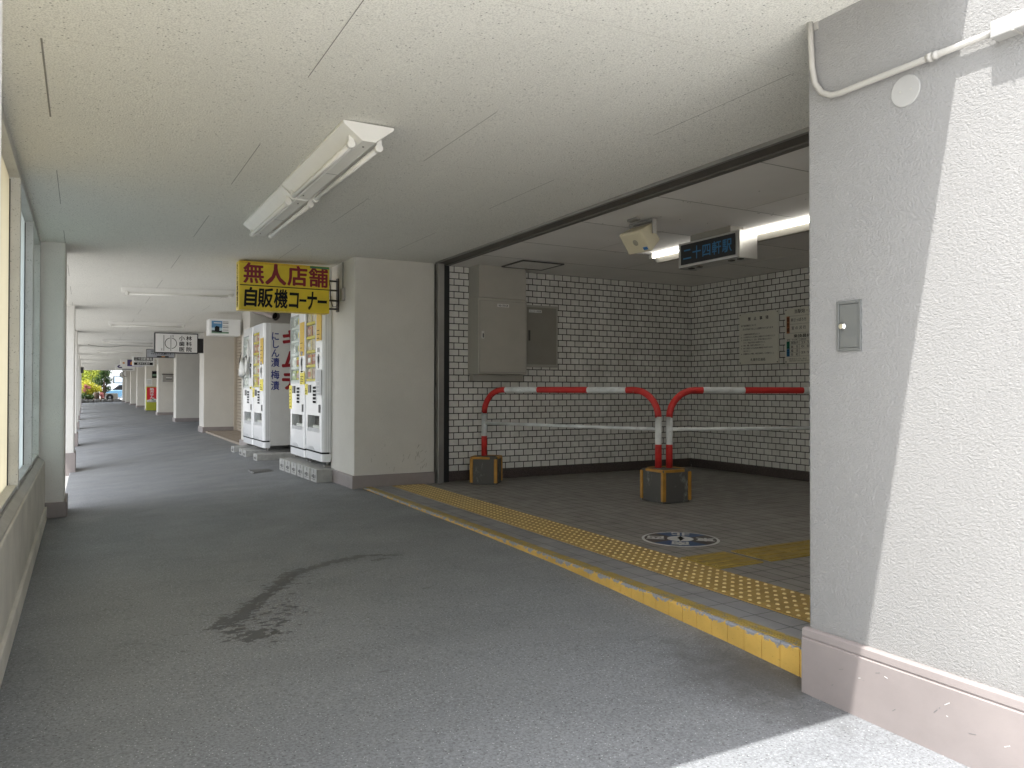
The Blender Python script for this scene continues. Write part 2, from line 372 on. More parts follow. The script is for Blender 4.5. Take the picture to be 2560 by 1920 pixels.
# ------------------------------------------------------------------ lettering
_cu = bpy.data.curves.new('lettering', 'FONT'); _fo = bpy.data.objects.new('lettering', _cu); COL.objects.link(_fo)
_cache = {}
def glyph(ch, bold):
    k = (ch, bold)
    if k not in _cache:
        _cu.body = ch; _cu.offset = bold; _cu.resolution_u = 3
        bpy.context.view_layer.update()
        me = bpy.data.meshes.new_from_object(_fo.evaluated_get(bpy.context.evaluated_depsgraph_get()))
        _cache[k] = ([v.co.copy() for v in me.vertices], [tuple(p.vertices) for p in me.polygons])
        bpy.data.meshes.remove(me)
    return _cache[k]
def put(mb, s, o, ri, upv, w, h, m=0, bold=.0, lift=.002, vertical=False, em=True, slant=0, sx=1.0):
    """write string s in the rectangle at o (lower left), ri/upv unit vectors, w by h"""
    o, ri, upv = Vector(o), Vector(ri).normalized(), Vector(upv).normalized(); nrm = ri.cross(upv)
    n_ = len(s)
    for k, ch in enumerate(s):
        if ch in ' 　': continue
        vs, fs = glyph(ch, 0)
        if not vs: continue
        cw, chh = (w/n_, h) if not vertical else (w, h/n_)
        ox, oy = (k*cw, 0) if not vertical else (0, h-(k+1)*chh)
        x0 = min(v.x for v in vs); x1 = max(v.x for v in vs)
        if em:                                      # CJK em square: x 0..1, y -.12...88
            full = ord(ch) > 0x2000
            fx, fy = (1.0, 1.0) if full else (max(.55, x1-x0+.1), 1.0)
            cx0 = 0 if full else x0-.05
            f = lambda v: ((v.x-cx0)/fx*cw*sx+(1-sx)*cw/2, (v.y+.13)/fy*chh)
        else:
            y0 = min(v.y for v in vs); y1 = max(v.y for v in vs)
            f = lambda v: ((v.x-x0)/(x1-x0)*cw*.92+.04*cw, (v.y-y0)/max(1e-6, y1-y0)*chh)
        stamps = [(0, 0)]
        if bold >= .015: stamps += [(math.cos(q*math.pi/4), math.sin(q*math.pi/4)) for q in range(8)]
        elif bold > 0: stamps += [(1, 0), (-1, 0), (0, 1), (0, -1)]
        for st_, (dx_, dy_) in enumerate(stamps):
            i = len(mb.v); bx_, by_ = dx_*bold*cw*.9, dy_*bold*chh*.9
            for v in vs:
                a, c = f(v); mb.v.append(tuple(o+ri*(ox+a+slant*c+bx_)+upv*(oy+c+by_)+nrm*(lift+st_*.00012)))
            for fc in fs: mb.f.append(tuple(i+q for q in fc)); mb.m.append(m); mb.sm.append(False)
    return mb

# ------------------------------------------------------------------ setting: ground, floors, ceilings
def lerp(P, y):
    for (a, za), (b_, zb) in zip(P, P[1:]):
        if y <= b_: return za+(zb-za)*max(0, min(1, (y-a)/(b_-a)))
    return P[-1][1]
FL = [(-7, -.17), (0, -.13), (2, -.10), (7.7, -.10), (9, -.14), (13.4, -.265), (19.2, -.26), (25.4, -.18), (31.7, -.13), (38, -.09), (45, -.07), (60.4, -.02)]
FR = [(-7, -.22), (0, -.16), (2, -.112), (2.5, -.084), (3, -.064), (3.4, -.047), (3.9, -.032), (5, -.018), (7.6, -.008), (11, .003), (25, .02), (60.4, .06)]
def zf(x, y):
    t = min(1.0, (x+.165)/(2.4+.165)); return lerp(FL, y)*(1-t)+lerp(FR, y)*t
def grid(mb, xs, ys, fz, m=0, down=False):
    i = len(mb.v)
    for y in ys:
        for x in xs: mb.v.append((x, y, fz(x, y)))
    nx = len(xs)
    for a in range(len(ys)-1):
        for b_ in range(nx-1):
            q = (i+a*nx+b_, i+a*nx+b_+1, i+(a+1)*nx+b_+1, i+(a+1)*nx+b_)
            mb.f.append(q); mb.m.append(m); mb.sm.append(True)
    return mb
ysf = [-7, -3, 0, 1, 2, 2.5, 3, 3.4, 3.9, 5, 6, 7, 7.7, 8.15]
mb = MB(); grid(mb, [-.42, .2, .9, 1.6, 2.2, 2.47], ysf[:-2]+[7.63], zf); grid(mb, [-.42, .2, .9, 1.6, 2.2, 2.47], [7.63, 7.7, 8.15], zf)
grid(mb, [2.47, 3.4], [8.3, 60.4], lambda x, y: zf(x, y)-.002)
grid(mb, [-.165, .4, 1, 1.6, 2.2, 3.4], [8.15, 9, 10, 11, 12, 13.4, 15, 17, 19.2, 22, 25.4, 28, 31.7, 35, 38, 45, 52, 60.4], zf)
mb.face([(-.165, 8.15, zf(-.165, 8.15)), (-.165, 8.15, -.31), (-.165, 60.4, -.31), (-.165, 60.4, zf(-.165, 60.4))]) if False else None
for y0, y1 in zip([8.15, 9, 13.4, 19.2, 25.4, 31.7, 38, 45], [9, 13.4, 19.2, 25.4, 31.7, 38, 45, 60.4]):
    mb.face([(-.165, y0, zf(-.165, y0)), (-.165, y1, zf(-.165, y1)), (-.165, y1, -.32), (-.165, y0, -.32)])
mb.face([(-.165, 60.4, zf(-.165, 60.4)), (3.4, 60.4, zf(3.4, 60.4)), (3.4, 60.4, -.32), (-.165, 60.4, -.32)])
o = mb.build('arcade_floor', 'floor_grey'); tag(o, kind='structure')
mb = MB(); mb.face([(-400, -400, -.31), (400, -400, -.31), (400, 400, -.31), (-400, 400, -.31)])
o = mb.build('ground', 'pale_concrete'); tag(o, kind='structure')

mb = MB(); mb.face([(-40, -60, -.10), (40, -60, -.10), (40, 1.2, -.10), (-40, 1.2, -.10)])  # unseen pale sheet, added to bounce sunlight under the arcade and into the hall
mb.face([(-40, 1.2, -.10), (40, 1.2, -.10), (40, 1.2, -.31), (-40, 1.2, -.31)])
o = mb.build('bounce_sheet', 'bounce_sheet_pale'); tag(o, kind='structure')
# station hall floor, raised one step; its front edge carries the yellow nosing
def kx(y): return 2.432+(y-2.05)*(.063/5.55)
mb = MB()
mb.face([(kx(1.0)+.085, 1.0, 0), (7.2, 1.0, 0), (7.2, 7.71, 0), (3.29, 7.71, 0), (3.29, 7.66, 0), (kx(7.66)+.085, 7.66, 0)])
o = mb.build('hall_floor', 'floor_tile'); tag(o, kind='structure')
mb = MB()
mb.face([(kx(1.0)+.086, 1.0, .004), (2.74, 1.0, .004), (2.79, 7.6, .004), (kx(7.6)+.086, 7.6, .004)])
o = mb.build('paving_border', 'step_tile'); tag(o, kind='structure')

t = root('kerb_step', 'worn yellow painted step edge along the raised hall floor', 'step', (2.5, 4.8, 0))
mb = MB(); ny = 58; y0 = 2.0; dy = (7.62-y0)/ny
for k in range(ny):
    a, c = y0+k*dy+.002, y0+(k+1)*dy-.002; xa, xc = kx(a), kx(c)
    zb = lambda y: min(-.004, zf(2.43, y)-.004)
    mb.prism([(xa, a, zb(a)), (xa, a, -.004), (xa+.006, a, .002), (xa+.02, a, .002), (xa+.02, a, zb(a))], (xc-xa, c-a, 0))
mb.build('riser', 'kerb_yellow', t)
mb = MB()
for k, (p, q) in enumerate(((.021, .036), (.041, .056), (.061, .084))):
    mb.prism([(kx(2.0)+p, 2.0, -.05), (kx(2.0)+q, 2.0, -.05), (kx(2.0)+q, 2.0, .006), (kx(2.0)+p, 2.0, .006)], (kx(7.62)-kx(2.0), 5.62, 0))
mb.prism([(kx(2.0)+.0205, 2.0, -.05), (kx(2.0)+.083, 2.0, -.05), (kx(2.0)+.083, 2.0, .001), (kx(2.0)+.0205, 2.0, .001)], (kx(7.62)-kx(2.0), 5.62, 0), 1)
mb.build('nosing', ['nosing_yellow', 'ink_grey'], t)

def dot(mb, x, y, z, r=.011, h=.005, m=1):
    i = len(mb.v); n_ = 8
    for rr, hh in ((r, 0), (r*.62, h)):
        for k in range(n_): mb.v.append((x+rr*math.cos(k*math.pi/4), y+rr*math.sin(k*math.pi/4), z+hh))
    for k in range(n_):
        mb.f.append((i+k, i+(k+1) % n_, i+n_+(k+1) % n_, i+n_+k)); mb.m.append(m); mb.sm.append(True)
    mb.f.append(tuple(i+n_+k for k in range(n_))); mb.m.append(m); mb.sm.append(False)
mb = MB(); tx = lambda y: 2.735+(y-2.1)*.0095; tw = .345
Y0, Y1 = 1.9, 7.58; nb = 19; L = (Y1-Y0)/nb
for k in range(nb):
    a, c = Y0+k*L+.001, Y0+(k+1)*L-.001
    mb.prism([(tx(a), a, -.01), (tx(a)+tw, a, -.01), (tx(a)+tw, a, .008), (tx(a), a, .008)], (tx(c)-tx(a), c-a, 0))
npit = int((Y1-Y0)/.0575)
for k in range(npit):
    y = Y0+(k+.5)*.0575
    for j in range(6): dot(mb, tx(y)+tw*(j+.5)/6, y, .008)
o = mb.build('tactile_paving', ['tactile_yellow', 'dot_yellow']); tag(o, 'yellow dotted tactile strip running along the step edge', 'tactile paving')
mb = MB()
for k in range(11):
    x0 = 3.115+k*.345; gap = .06 if k == 1 else .001
    mb.box(x0+gap, x0+.344, 3.235, 3.56, -.01, .0075)
    for j in range(4):
        yb = 3.235+.325*(j+.5)/4
        mb.prism([(x0+.02+gap, yb-.018, .0075), (x0+.325, yb-.018, .0075), (x0+.318, yb-.011, .0125), (x0+.027+gap, yb-.011, .0125)], (0, .036, 0), 0) if False else mb.obox(((x0+gap+x0+.33)/2, yb, .009), ((.30-gap)/2, 0, 0), (0, .014, 0), (0, 0, .0035))
o = mb.build('guide_paving', 'guide_yellow', bevel=.003, seg=1); tag(o, 'yellow ribbed guide strip leading into the hall past the compass disc', 'tactile paving')

# compass sticker on the hall floor
t = root('compass_sticker', 'round blue and brown compass sticker on the grey tiled floor', 'floor sticker', (3.5, 4.0, 0))
cc = Vector((3.5, 4.0, .003)); rad = .255
mb = MB(); mb.disc(cc, (0, 0, 1), rad, .0012, 0, 48); mb.build('ring', 'decal_white', t)
mb = MB()
na = math.atan2(.38, .335)         # direction of north on the floor
for q in range(4):
    a0 = na+q*math.pi/2-math.pi/4
    pts = [cc+Vector((math.cos(a0+k*math.pi/24), math.sin(a0+k*math.pi/24), 0))*(rad*.93)+Vector((0, 0, .002)) for k in range(13)]
    mb.face([cc+Vector((0, 0, .002))]+pts, q % 2)
mb.build('sector', ['decal_blue', 'decal_brown'], t)
mb = MB(); mb.disc(cc+Vector((0, 0, .0026)), (0, 0, 1), rad*.34, .001, 0, 32); hub = mb.build('hub', 'decal_white', t)
nv = Vector((math.cos(na), math.sin(na), 0)); ev = Vector((nv.y, -nv.x, 0)); c4 = cc+Vector((0, 0, .0045))
mb = MB(); mb.face([c4+nv*.085, c4+ev*.03-nv*.0, c4+ev*.008+nv*.005]); mb.face([c4+nv*.085, c4+ev*.012+nv*.004, c4-ev*.022+nv*.012])
mb.face([c4-nv*.085, c4-ev*.012-nv*.004, c4+ev*.022-nv*.012]); mb.face([c4+ev*.022-nv*.012, c4+ev*.012+nv*.01, c4-ev*.022+nv*.012, c4-ev*.012-nv*.01])
mb.build('needle', 'ink', t)
mb = MB()
for q, ch in ((0, '北'), (1, '西'), (2, '南'), (3, '東')):
    d_ = Vector((math.cos(na+q*math.pi/2), math.sin(na+q*math.pi/2), 0))
    ctr = cc+d_*rad*.64
    put(mb, ch, ctr+ev*.065+nv*.06+Vector((0, 0, .003)), -ev, -nv, .13, .12, bold=.03, lift=.0005)
mb.build('lettering', 'decal_white', t)

# ceilings
ZR = [(1, 2.362), (7.7, 2.345), (19, 2.283), (25, 2.268), (61, 2.255)]
ZL = [(1, 2.285), (7.7, 2.255), (19, 2.245), (25, 2.236), (45, 2.228), (61, 2.235)]
def zc(x, y):
    t = (x+.13)/(2.4+.13); t = min(1.0, max(-.1, t)); return lerp(ZL, y)*(1-t)+lerp(ZR, y)*t
mb = MB(); grid(mb, [-1.05, -.4, -.13, .8, 1.6, 2.4, 3.28], [1.36, 4, 7.7, 13, 19, 25, 35, 45, 61], zc)
def seam(x0, x1, y0, y1, m, w=.002):
    n_ = max(1, int((abs(x1-x0)+abs(y1-y0))/.5))
    for k in range(n_):
        a, c = k/n_, (k+1)/n_
        xa, ya, xb, yb = x0+(x1-x0)*a, y0+(y1-y0)*a, x0+(x1-x0)*c, y0+(y1-y0)*c
        if abs(x1-x0) > abs(y1-y0): p = [(xa, ya-w), (xb, yb-w), (xb, yb+w), (xa, ya+w)]
        else: p = [(xa-w, ya), (xa+w, ya), (xb+w, yb), (xb-w, yb)]
        mb.face([(q[0], q[1], zc(*q)-.0012) for q in p], m)
yy = 2.3; k = 0
while yy < 40:
    for j, x in enumerate((-.14, .815, 1.73, 2.65)):
        if (j+k) % 2 == 1: seam(x, x, yy+.02, yy+.94, 1, .0018 if (j, k) != (0, 1) else .0035)
    seam(-.4 if k % 2 else .9, 1.2 if k % 2 else 2.9, yy, yy, 2, .0009)
    yy += .957; k += 1
o = mb.build('arcade_ceiling', ['ceiling_spray', 'seam', 'seam_faint']); tag(o, kind='structure')
mb = MB(); mb.face([(3.46, .9, 2.345), (7.2, .9, 2.345), (7.2, 7.75, 2.345), (3.46, 7.75, 2.345)])
for y in (2.34, 3.285, 4.222, 5.16, 6.13, 6.94): mb.box(3.47, 6.92, y-.0025, y+.0025, 2.3435, 2.3455, 1)
for x, a, c in ((4.31, 3.285, 4.222), (4.31, 5.16, 6.13), (5.25, 6.13, 6.94), (5.25, 4.222, 5.16), (6.2, 5.16, 6.13), (6.2, 3.285, 4.222), (4.3, 6.94, 7.7)): mb.box(x-.0022, x+.0022, a, c, 2.3435, 2.3455, 2)
for _ in range(70):
    x, y = random.uniform(3.6, 6.8), random.choice((3.285, 4.222, 5.16, 6.13))+random.choice((-.03, .03, -.45)); mb.box(x-.004, x+.004, y-.004, y+.004, 2.3438, 2.3455, 1)
o = mb.build('hall_ceiling', ['ceiling_board', 'seam', 'seam_faint']); tag(o, kind='structure')
# mass of the building over the arcade (upper storeys)
mb = MB(); mb.box(-1.05, 9, 1.36, 61, 2.44, 11); mb.box(-1.05, -.87, 1.36, 61, 2.22, 2.44)
o = mb.build('building_mass', 'stucco_left'); tag(o, kind='structure')

t = root('ceiling_hatch', 'square inspection hatch in the hall ceiling above the cabinets', 'ceiling hatch', (4.24, 7.2, 2.345))
mb = MB(); mb.box(4.0, 4.48, 6.99, 7.43, 2.335, 2.344); mb.build('panel', 'ceiling_board', t)
mb = MB()
for a in ((3.985, 4.0, 6.975, 7.445), (4.48, 4.495, 6.975, 7.445), (4.0, 4.48, 6.975, 6.99), (4.0, 4.48, 7.43, 7.445)): mb.box(*a, 2.33, 2.344)
mb.build('frame', 'dark_metal', t)

# ------------------------------------------------------------------ hall walls
def wall(name, label, matname, args, base):
    t = root(name, label, 'wall', ((args[0]+args[1])/2, (args[2]+args[3])/2, 0))
    mb = MB(); mb.box(*args); mb.build('tiling', matname, t)
    mb = MB(); mb.box(*base); mb.build('baseboard', 'granite_dark', t, bevel=.004, seg=1); return t
wall('tiled_wall', 'white brick tiled wall carrying the beige cabinets', 'wall_tile_x', (3.464, 6.95, 7.71, 7.95, 0, 2.36), (3.466, 6.92, 7.698, 7.715, 0, .106))
wall('tiled_wall', 'white brick tiled wall carrying the two notice boards', 'wall_tile_y', (6.93, 7.2, .9, 7.708, 0, 2.36), (6.918, 6.935, .92, 7.697, 0, .106))
mb = MB(); mb.box(3.245, 7.2, .7, .9, -.2, 2.36); o = mb.build('back_wall', 'wall_tile_x'); tag(o, 'tiled hall wall hidden behind the sunny pillar', 'wall')

t = root('shutter_frame', 'dark steel shutter frame round the hall opening', 'shutter frame', (3.35, 7.6, 0))
mb = MB(); mb.box(3.302, 3.368, 7.582, 7.70, -.02, 2.345); mb.build('post', 'steel', t, bevel=.003)
mb = MB(); mb.box(3.37, 3.462, 7.66, 7.74, -.02, 2.345); mb.build('guide_slot', 'black', t)
mb = MB(); mb.box(3.262, 3.292, 1.9, 7.58, 2.334, 2.375); mb.build('track', 'steel', t, bevel=.003)
mb = MB(); mb.box(3.405, 3.458, 1.9, 7.65, 2.330, 2.37); mb.build('track', 'track_grey', t, bevel=.003)
mb = MB(); mb.box(3.293, 3.404, 1.9, 7.65, 2.340, 2.38); mb.build('track_slot', 'track_grey', t)

# ------------------------------------------------------------------ right hand columns
COLS = [(7.66, .84, 3.29, 'wide beige column between the hall opening and the vending machines'),
        (13.32, .75, 3.11, 'beige column standing behind the far pair of vending machines'),
        (18.85, .75, 3.11, 'beige column left of the far vending machines, beside the closed shutter'),
        (24.85, .7, 3.11, 'plain column just left of the column with the dental sign'),
        (31.05, .7, 3.11, 'column carrying the grey letter box'),
        (37.3, .7, 3.11, 'column with a dark poster behind the red stand sign'),
        (43.5, .7, 3.11, 'first column beyond the red stand sign'),
        (49.4, .7, 3.11, 'second column beyond the red stand sign'),
        (55.0, .7, 3.11, 'third column beyond the red stand sign, carrying a round mirror'),
        (60.0, .4, 3.0, 'last column on the shop side, at the garden end')]
for k, (y, d_, x1, lab) in enumerate(COLS):
    t = root('column', lab, 'column', ((2.41+x1)/2, y+d_/2, 0), 'columns on the shop side')
    mb = MB(); mb.box(2.41, x1, y, y+d_, .03, 2.37); mb.build('shaft', 'stucco', t, bevel=.008)
    mb = MB(); mb.box(2.385, x1+.004 if k else x1-.004, y-.025, y+d_+.025, -.05, .12); mb.build('skirting', 'mauve_paint', t, bevel=.006)

rs = random.Random(3); mb = MB()
for _ in range(26):
    x, z = rs.choice((rs.gauss(3.14, .03), rs.uniform(2.5, 3.2))), rs.uniform(.14, .42); L_, an = rs.uniform(.004, .03), rs.gauss(1.2, .5)
    mb.obox((x, 7.6596, z), (math.cos(an)*L_, 0, math.sin(an)*L_), (0, .0006, 0), (-math.sin(an)*.0016, 0, math.cos(an)*.0016))
mb.build('scuff', 'grille_grey', bpy.data.objects['column'])
# near sunny pillar
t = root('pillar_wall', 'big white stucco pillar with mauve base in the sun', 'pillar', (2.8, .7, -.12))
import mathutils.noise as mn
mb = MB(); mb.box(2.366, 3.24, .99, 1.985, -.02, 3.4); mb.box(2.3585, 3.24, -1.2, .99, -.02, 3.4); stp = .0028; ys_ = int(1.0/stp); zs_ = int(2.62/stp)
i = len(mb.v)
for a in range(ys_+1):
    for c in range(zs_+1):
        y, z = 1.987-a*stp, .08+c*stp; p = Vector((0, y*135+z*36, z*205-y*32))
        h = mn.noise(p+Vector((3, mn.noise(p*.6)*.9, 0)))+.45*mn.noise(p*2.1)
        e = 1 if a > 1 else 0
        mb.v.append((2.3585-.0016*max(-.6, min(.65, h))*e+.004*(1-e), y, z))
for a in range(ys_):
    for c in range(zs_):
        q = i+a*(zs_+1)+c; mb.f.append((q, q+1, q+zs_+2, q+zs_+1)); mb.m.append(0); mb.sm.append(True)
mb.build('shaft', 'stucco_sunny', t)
mb = MB()
mb.prism([(2.33, 2.0, -.22), (2.33, 2.0, .088), (2.336, 2.0, .091), (2.336, 2.0, .094), (2.332, 2.0, .097), (2.334, 2.0, .121), (2.345, 2.0, .126), (2.5, 2.0, .126), (2.5, 2.0, -.22)], (0, -3.2, 0))
mb.box(2.5, 3.25, 1.0, 1.999, -.22, .124)
mb.build('skirting', 'mauve_paint', t, bevel=.003)
mb = MB()
for _ in range(14):
    y, z = random.uniform(1.1, 1.9), random.uniform(-.1, .06); L_, an = random.uniform(.004, .022), random.uniform(-.9, .3)
    mb.obox((2.3298, y, z), (.0006, 0, 0), (0, math.cos(an)*L_/2, math.sin(an)*L_/2), (0, -math.sin(an)*.0012, math.cos(an)*.0006), random.choice((0, 1)))
mb.build('scratch', ['ink_grey', 'sign_white'], t)

t = root('cable_conduit', 'cream painted conduit bent along the top of the white pillar', 'conduit', (2.34, 1.6, 2.05))
P = [(2.338, 1.962, 2.37), (2.338, 1.958, 2.28), (2.338, 1.952, 2.19), (2.338, 1.94, 2.125), (2.338, 1.91, 2.08), (2.338, 1.87, 2.058), (2.338, 1.83, 2.053), (2.338, 1.75, 2.054), (2.338, 1.5, 2.055), (2.338, 1.29, 2.056)]
mb = MB(); mb.tube(P, .0105, 0, 16); mb.build('pipe', 'conduit_paint', t)
mb = MB(); mb.tube([(2.338, 1.505, 2.055), (2.338, 1.492, 2.055)], .0145); mb.tube([(2.338, 1.487, 2.055), (2.338, 1.475, 2.055)], .0135); mb.tube([(2.338, 1.51, 2.055), (2.338, 1.47, 2.055)], .0125)
mb.build('coupling', 'conduit_paint', t)
mb = MB(); mb.box(2.353, 2.359, 1.94, 1.975, 2.33, 2.36); mb.build('clip', 'conduit_paint', t)
t = root('cable_trunking', 'square cream trunking box where the conduit ends', 'trunking', (2.335, .8, 2.055))
mb = MB(); mb.box(2.312, 2.36, .2, 1.30, 2.030, 2.080); mb.build('duct', 'cover_paint', t, bevel=.003)
mb = MB(); mb.box(2.309, 2.3595, 1.232, 1.238, 2.028, 2.082); mb.build('joint', 'conduit_paint', t)
t = root('blank_cover', 'round white blank cover on the pillar below the conduit', 'wall cover', (2.36, 1.595, 1.988))
mb = MB(); mb.disc((2.36, 1.595, 1.985), (-1, 0, 0), .052, .006, 0, 40); mb.build('plate', 'cover_paint', t, bevel=.003)
for y in (1.575, 1.612):
    mb = MB(); mb.disc((2.3545, y, 1.985), (-1, 0, 0), .004, .002, 0, 10); mb.build('screw', 'conduit_paint', t)
t = root('lock_box', 'small grey metal hatch with round key lock on the white pillar', 'key box', (2.36, 1.81, 1.23))
mb = MB()
for a in ((1.763, 1.772, 1.14, 1.317), (1.852, 1.861, 1.14, 1.317), (1.772, 1.852, 1.14, 1.151), (1.772, 1.852, 1.306, 1.317)): mb.box(2.352, 2.362, *a)
mb.build('frame', 'plate_grey', t, bevel=.0015)
mb = MB(); mb.box(2.3545, 2.361, 1.7735, 1.8505, 1.1525, 1.3045); dr = mb.build('door', 'plate_grey', t, bevel=.001)
mb = MB(); mb.tube([(2.356, 1.836, 1.228), (2.351, 1.836, 1.228), (2.3495, 1.836, 1.228), (2.343, 1.836, 1.228)], [.013, .013, .0095, .009], 0, 20)
lk = mb.build('lock', 'chrome', dr)

# ------------------------------------------------------------------ left side: pillars, low wall, window
LP = [(1.15, .58, 'white pillar edge at the far left of the photo'), (7.7, .6, 'grey left pillar where the frosted window ends'),
      (13.4, .6, 'first pillar beyond the window pillar on the street side'), (19.2, .6, 'second pillar beyond the window pillar on the street side'),
      (25.4, .6, 'third pillar beyond the window pillar on the street side'), (31.7, .6, 'fourth pillar beyond the window pillar on the street side'),
      (38, .6, 'fifth pillar beyond the window pillar on the street side'), (44.3, .6, 'sixth pillar beyond the window pillar on the street side'),
      (50, .6, 'seventh pillar beyond the window pillar on the street side'), (55.6, .6, 'eighth pillar beyond the window pillar on the street side'), (60.2, .5, 'last pillar on the street side, by the garden')]
for k, (y, d_, lab) in enumerate(LP):
    xr = -.135 if k < 2 else -.115+.004*k
    t = root('pillar', lab, 'pillar', (xr-.25, y+d_/2, 0), 'pillars on the street side')
    mb = MB(); mb.box(xr-.5, xr, y, y+d_, -.2, 2.34 if k < 2 else 2.28); mb.build('shaft', 'stucco_left', t, bevel=.018)
    mb = MB(); mb.box(xr-.52, xr+.022, y-.022, y+d_+.022, -.33, .03); mb.build('skirting', 'mauve_paint', t, bevel=.008)
t = root('low_wall', 'low plastered wall under the frosted window', 'wall', (-.4, 4.7, -.1))
mb = MB(); mb.box(-.52, -.275, 1.74, 7.69, -.3, .385); mb.build('body', 'low_wall', t, bevel=.01)
mb = MB(); mb.box(-.525, -.258, 1.74, 7.675, -.3, -.0); mb.build('skirting', 'low_wall', t, bevel=.006)
t = root('frosted_window', 'tall frosted glass window with aluminium bars on the low wall', 'window', (-.36, 4.7, .4))
mb = MB(); mb.prism([(-.40, 1.74, .386), (-.284, 1.74, .386), (-.284, 1.74, .392), (-.318, 1.74, .418), (-.40, 1.74, .43)], (0, 5.95, 0)); mb.build('sill', 'sill_alu', t, bevel=.002)
mb = MB(); mb.box(-.40, -.32, 1.74, 7.69, 2.21, 2.30); mb.box(-.40, -.325, 1.74, 7.69, .428, .45)
mb.build('frame', 'frame_alu', t, bevel=.003)
MUL = [1.85, 3.9, 5.28, 6.62, 7.66]
for y in MUL:
    mb = MB(); mb.box(-.40, -.319, y-.025, y+.025, .425, 2.215); mb.box(-.39, -.368, y-.029, y+.029, .45, 2.20, 1); mb.build('mullion', ['frame_alu', 'gasket'], t, bevel=.002)
for k, mt in enumerate(('pane_yellow', 'pane_yellow', 'pane_teal', 'pane_green')):
    mb = MB(); mb.box(-.382, -.374, MUL[k]+.028, MUL[k+1]-.028, .45, 2.21); o = mb.build('pane', mt, t)
    if k == 1: o['label'] = 'yellowed frosted pane'
    if k == 2: o['label'] = 'pale blue frosted pane'

# ------------------------------------------------------------------ barriers
def base(label, c, rot, s=.31, h=.29):
    t = root('barrier_base', label, 'barrier base', (c[0], c[1], 0), 'concrete barrier bases')
    ax = Vector((math.cos(rot), math.sin(rot), 0)); ay = Vector((-ax.y, ax.x, 0)); cz = Vector((c[0], c[1], h/2))
    mb = MB(); mb.obox(cz, ax*(s/2-.006), ay*(s/2-.006), (0, 0, h/2)); mb.build('block', 'base_concrete', t, bevel=.006)
    for sx in (-1, 1):
        for sy in (-1, 1):
            mb = MB(); mb.obox(cz+ax*sx*(s/2-.012)+ay*sy*(s/2-.012), ax*.0165, ay*.0165, (0, 0, h/2-.018)); mb.build('corner_batten', 'base_wood', t, bevel=.003)
    for d1, d2, sg in ((ax, ay, -1), (ay, ax, -1), (ax, ay, 1), (ay, ax, 1)):
        mb = MB(); mb.obox(cz+d2*sg*(s/2-.012)+Vector((0, 0, h/2-.008))+d1*(.03*sg), d1*(s/2-.045), d2*.0165, (0, 0, .012)); mb.build('top_batten', 'base_wood', t, bevel=.003)
    return t
base('dark concrete block with yellow wooden edges near the tiled wall', (3.771, 7.378), R(-40), .285, .285)
base('dark concrete block with yellow wooden edges holding two barrier posts', (4.597, 5.452), 0, .315, .29)
def barrier(label, p1, p2, b1, b2, bands, zlow=.64):
    t = root('safety_barrier', label, 'barrier', (p1[0], p1[1], .28), 'red and white pipe barriers')
    p1, p2 = Vector(p1), Vector(p2); L_ = (p2-p1).length; d_ = (p2-p1).normalized(); zt = .995; r_ = .25
    pts = []; ms = []
    def at(s, z): q = p1+d_*s; return Vector((q.x, q.y, z))
    seq = [(0, .27), (0, .502), (0, .753)]
    seq += [(r_-r_*math.cos(a*math.pi/16), zt-r_+r_*math.sin(a*math.pi/16)) for a in range(0, 9)]
    for s in bands: seq.append((s, zt))
    seq += [(L_-r_+r_*math.sin(a*math.pi/16), zt-r_+r_*math.cos(a*math.pi/16)) for a in range(0, 9)]
    seq += [(L_, .753), (L_, .502), (L_, .27)]
    out = [seq[0]]
    for q in seq[1:]:
        if abs(q[0]-out[-1][0])+abs(q[1]-out[-1][1]) > 1e-4: out.append(q)
    bl = [0]+list(bands)+[L_+1]
    for a, c in zip(out, out[1:]):
        mx_ = (a[0]+c[0])/2; mz = (a[1]+c[1])/2
        if mz < .502: m_ = 0
        elif mz < .7531 and (mx_ < 1e-3 or mx_ > L_-1e-3): m_ = 1
        elif mz < zt-.001: m_ = 0
        else: m_ = sum(1 for b_ in bands if mx_ > b_) % 2
        ms.append(m_)
    mb = MB(); mb.tube([at(*q) for q in out], .0303, ms, 20); mb.build('arch_tube', ['rail_red', 'rail_white'], t)
    mb = MB(); mb.tube([at(.02, zlow), at(L_*.5, zlow-.001), at(L_-.02, zlow)], .0165, 0, 14); mb.build('lower_rail', 'rail_white', t)
    for s in b1:
        mb = MB(); mb.tube([at(s, .283), at(s, .292)], .042, 0, 18); mb.build('collar', 'dark_metal', t)
barrier('red and white pipe barrier in front of the cabinets', (3.756, 7.40), (4.58, 5.53), [0, 2.043], 0, [.289, .701, 1.294, 1.717])
barrier('red and white pipe barrier partly hidden by the white pillar', (4.665, 5.48), (6.56, 4.875), [0], 0, [.325, .738, 1.336, 1.66])

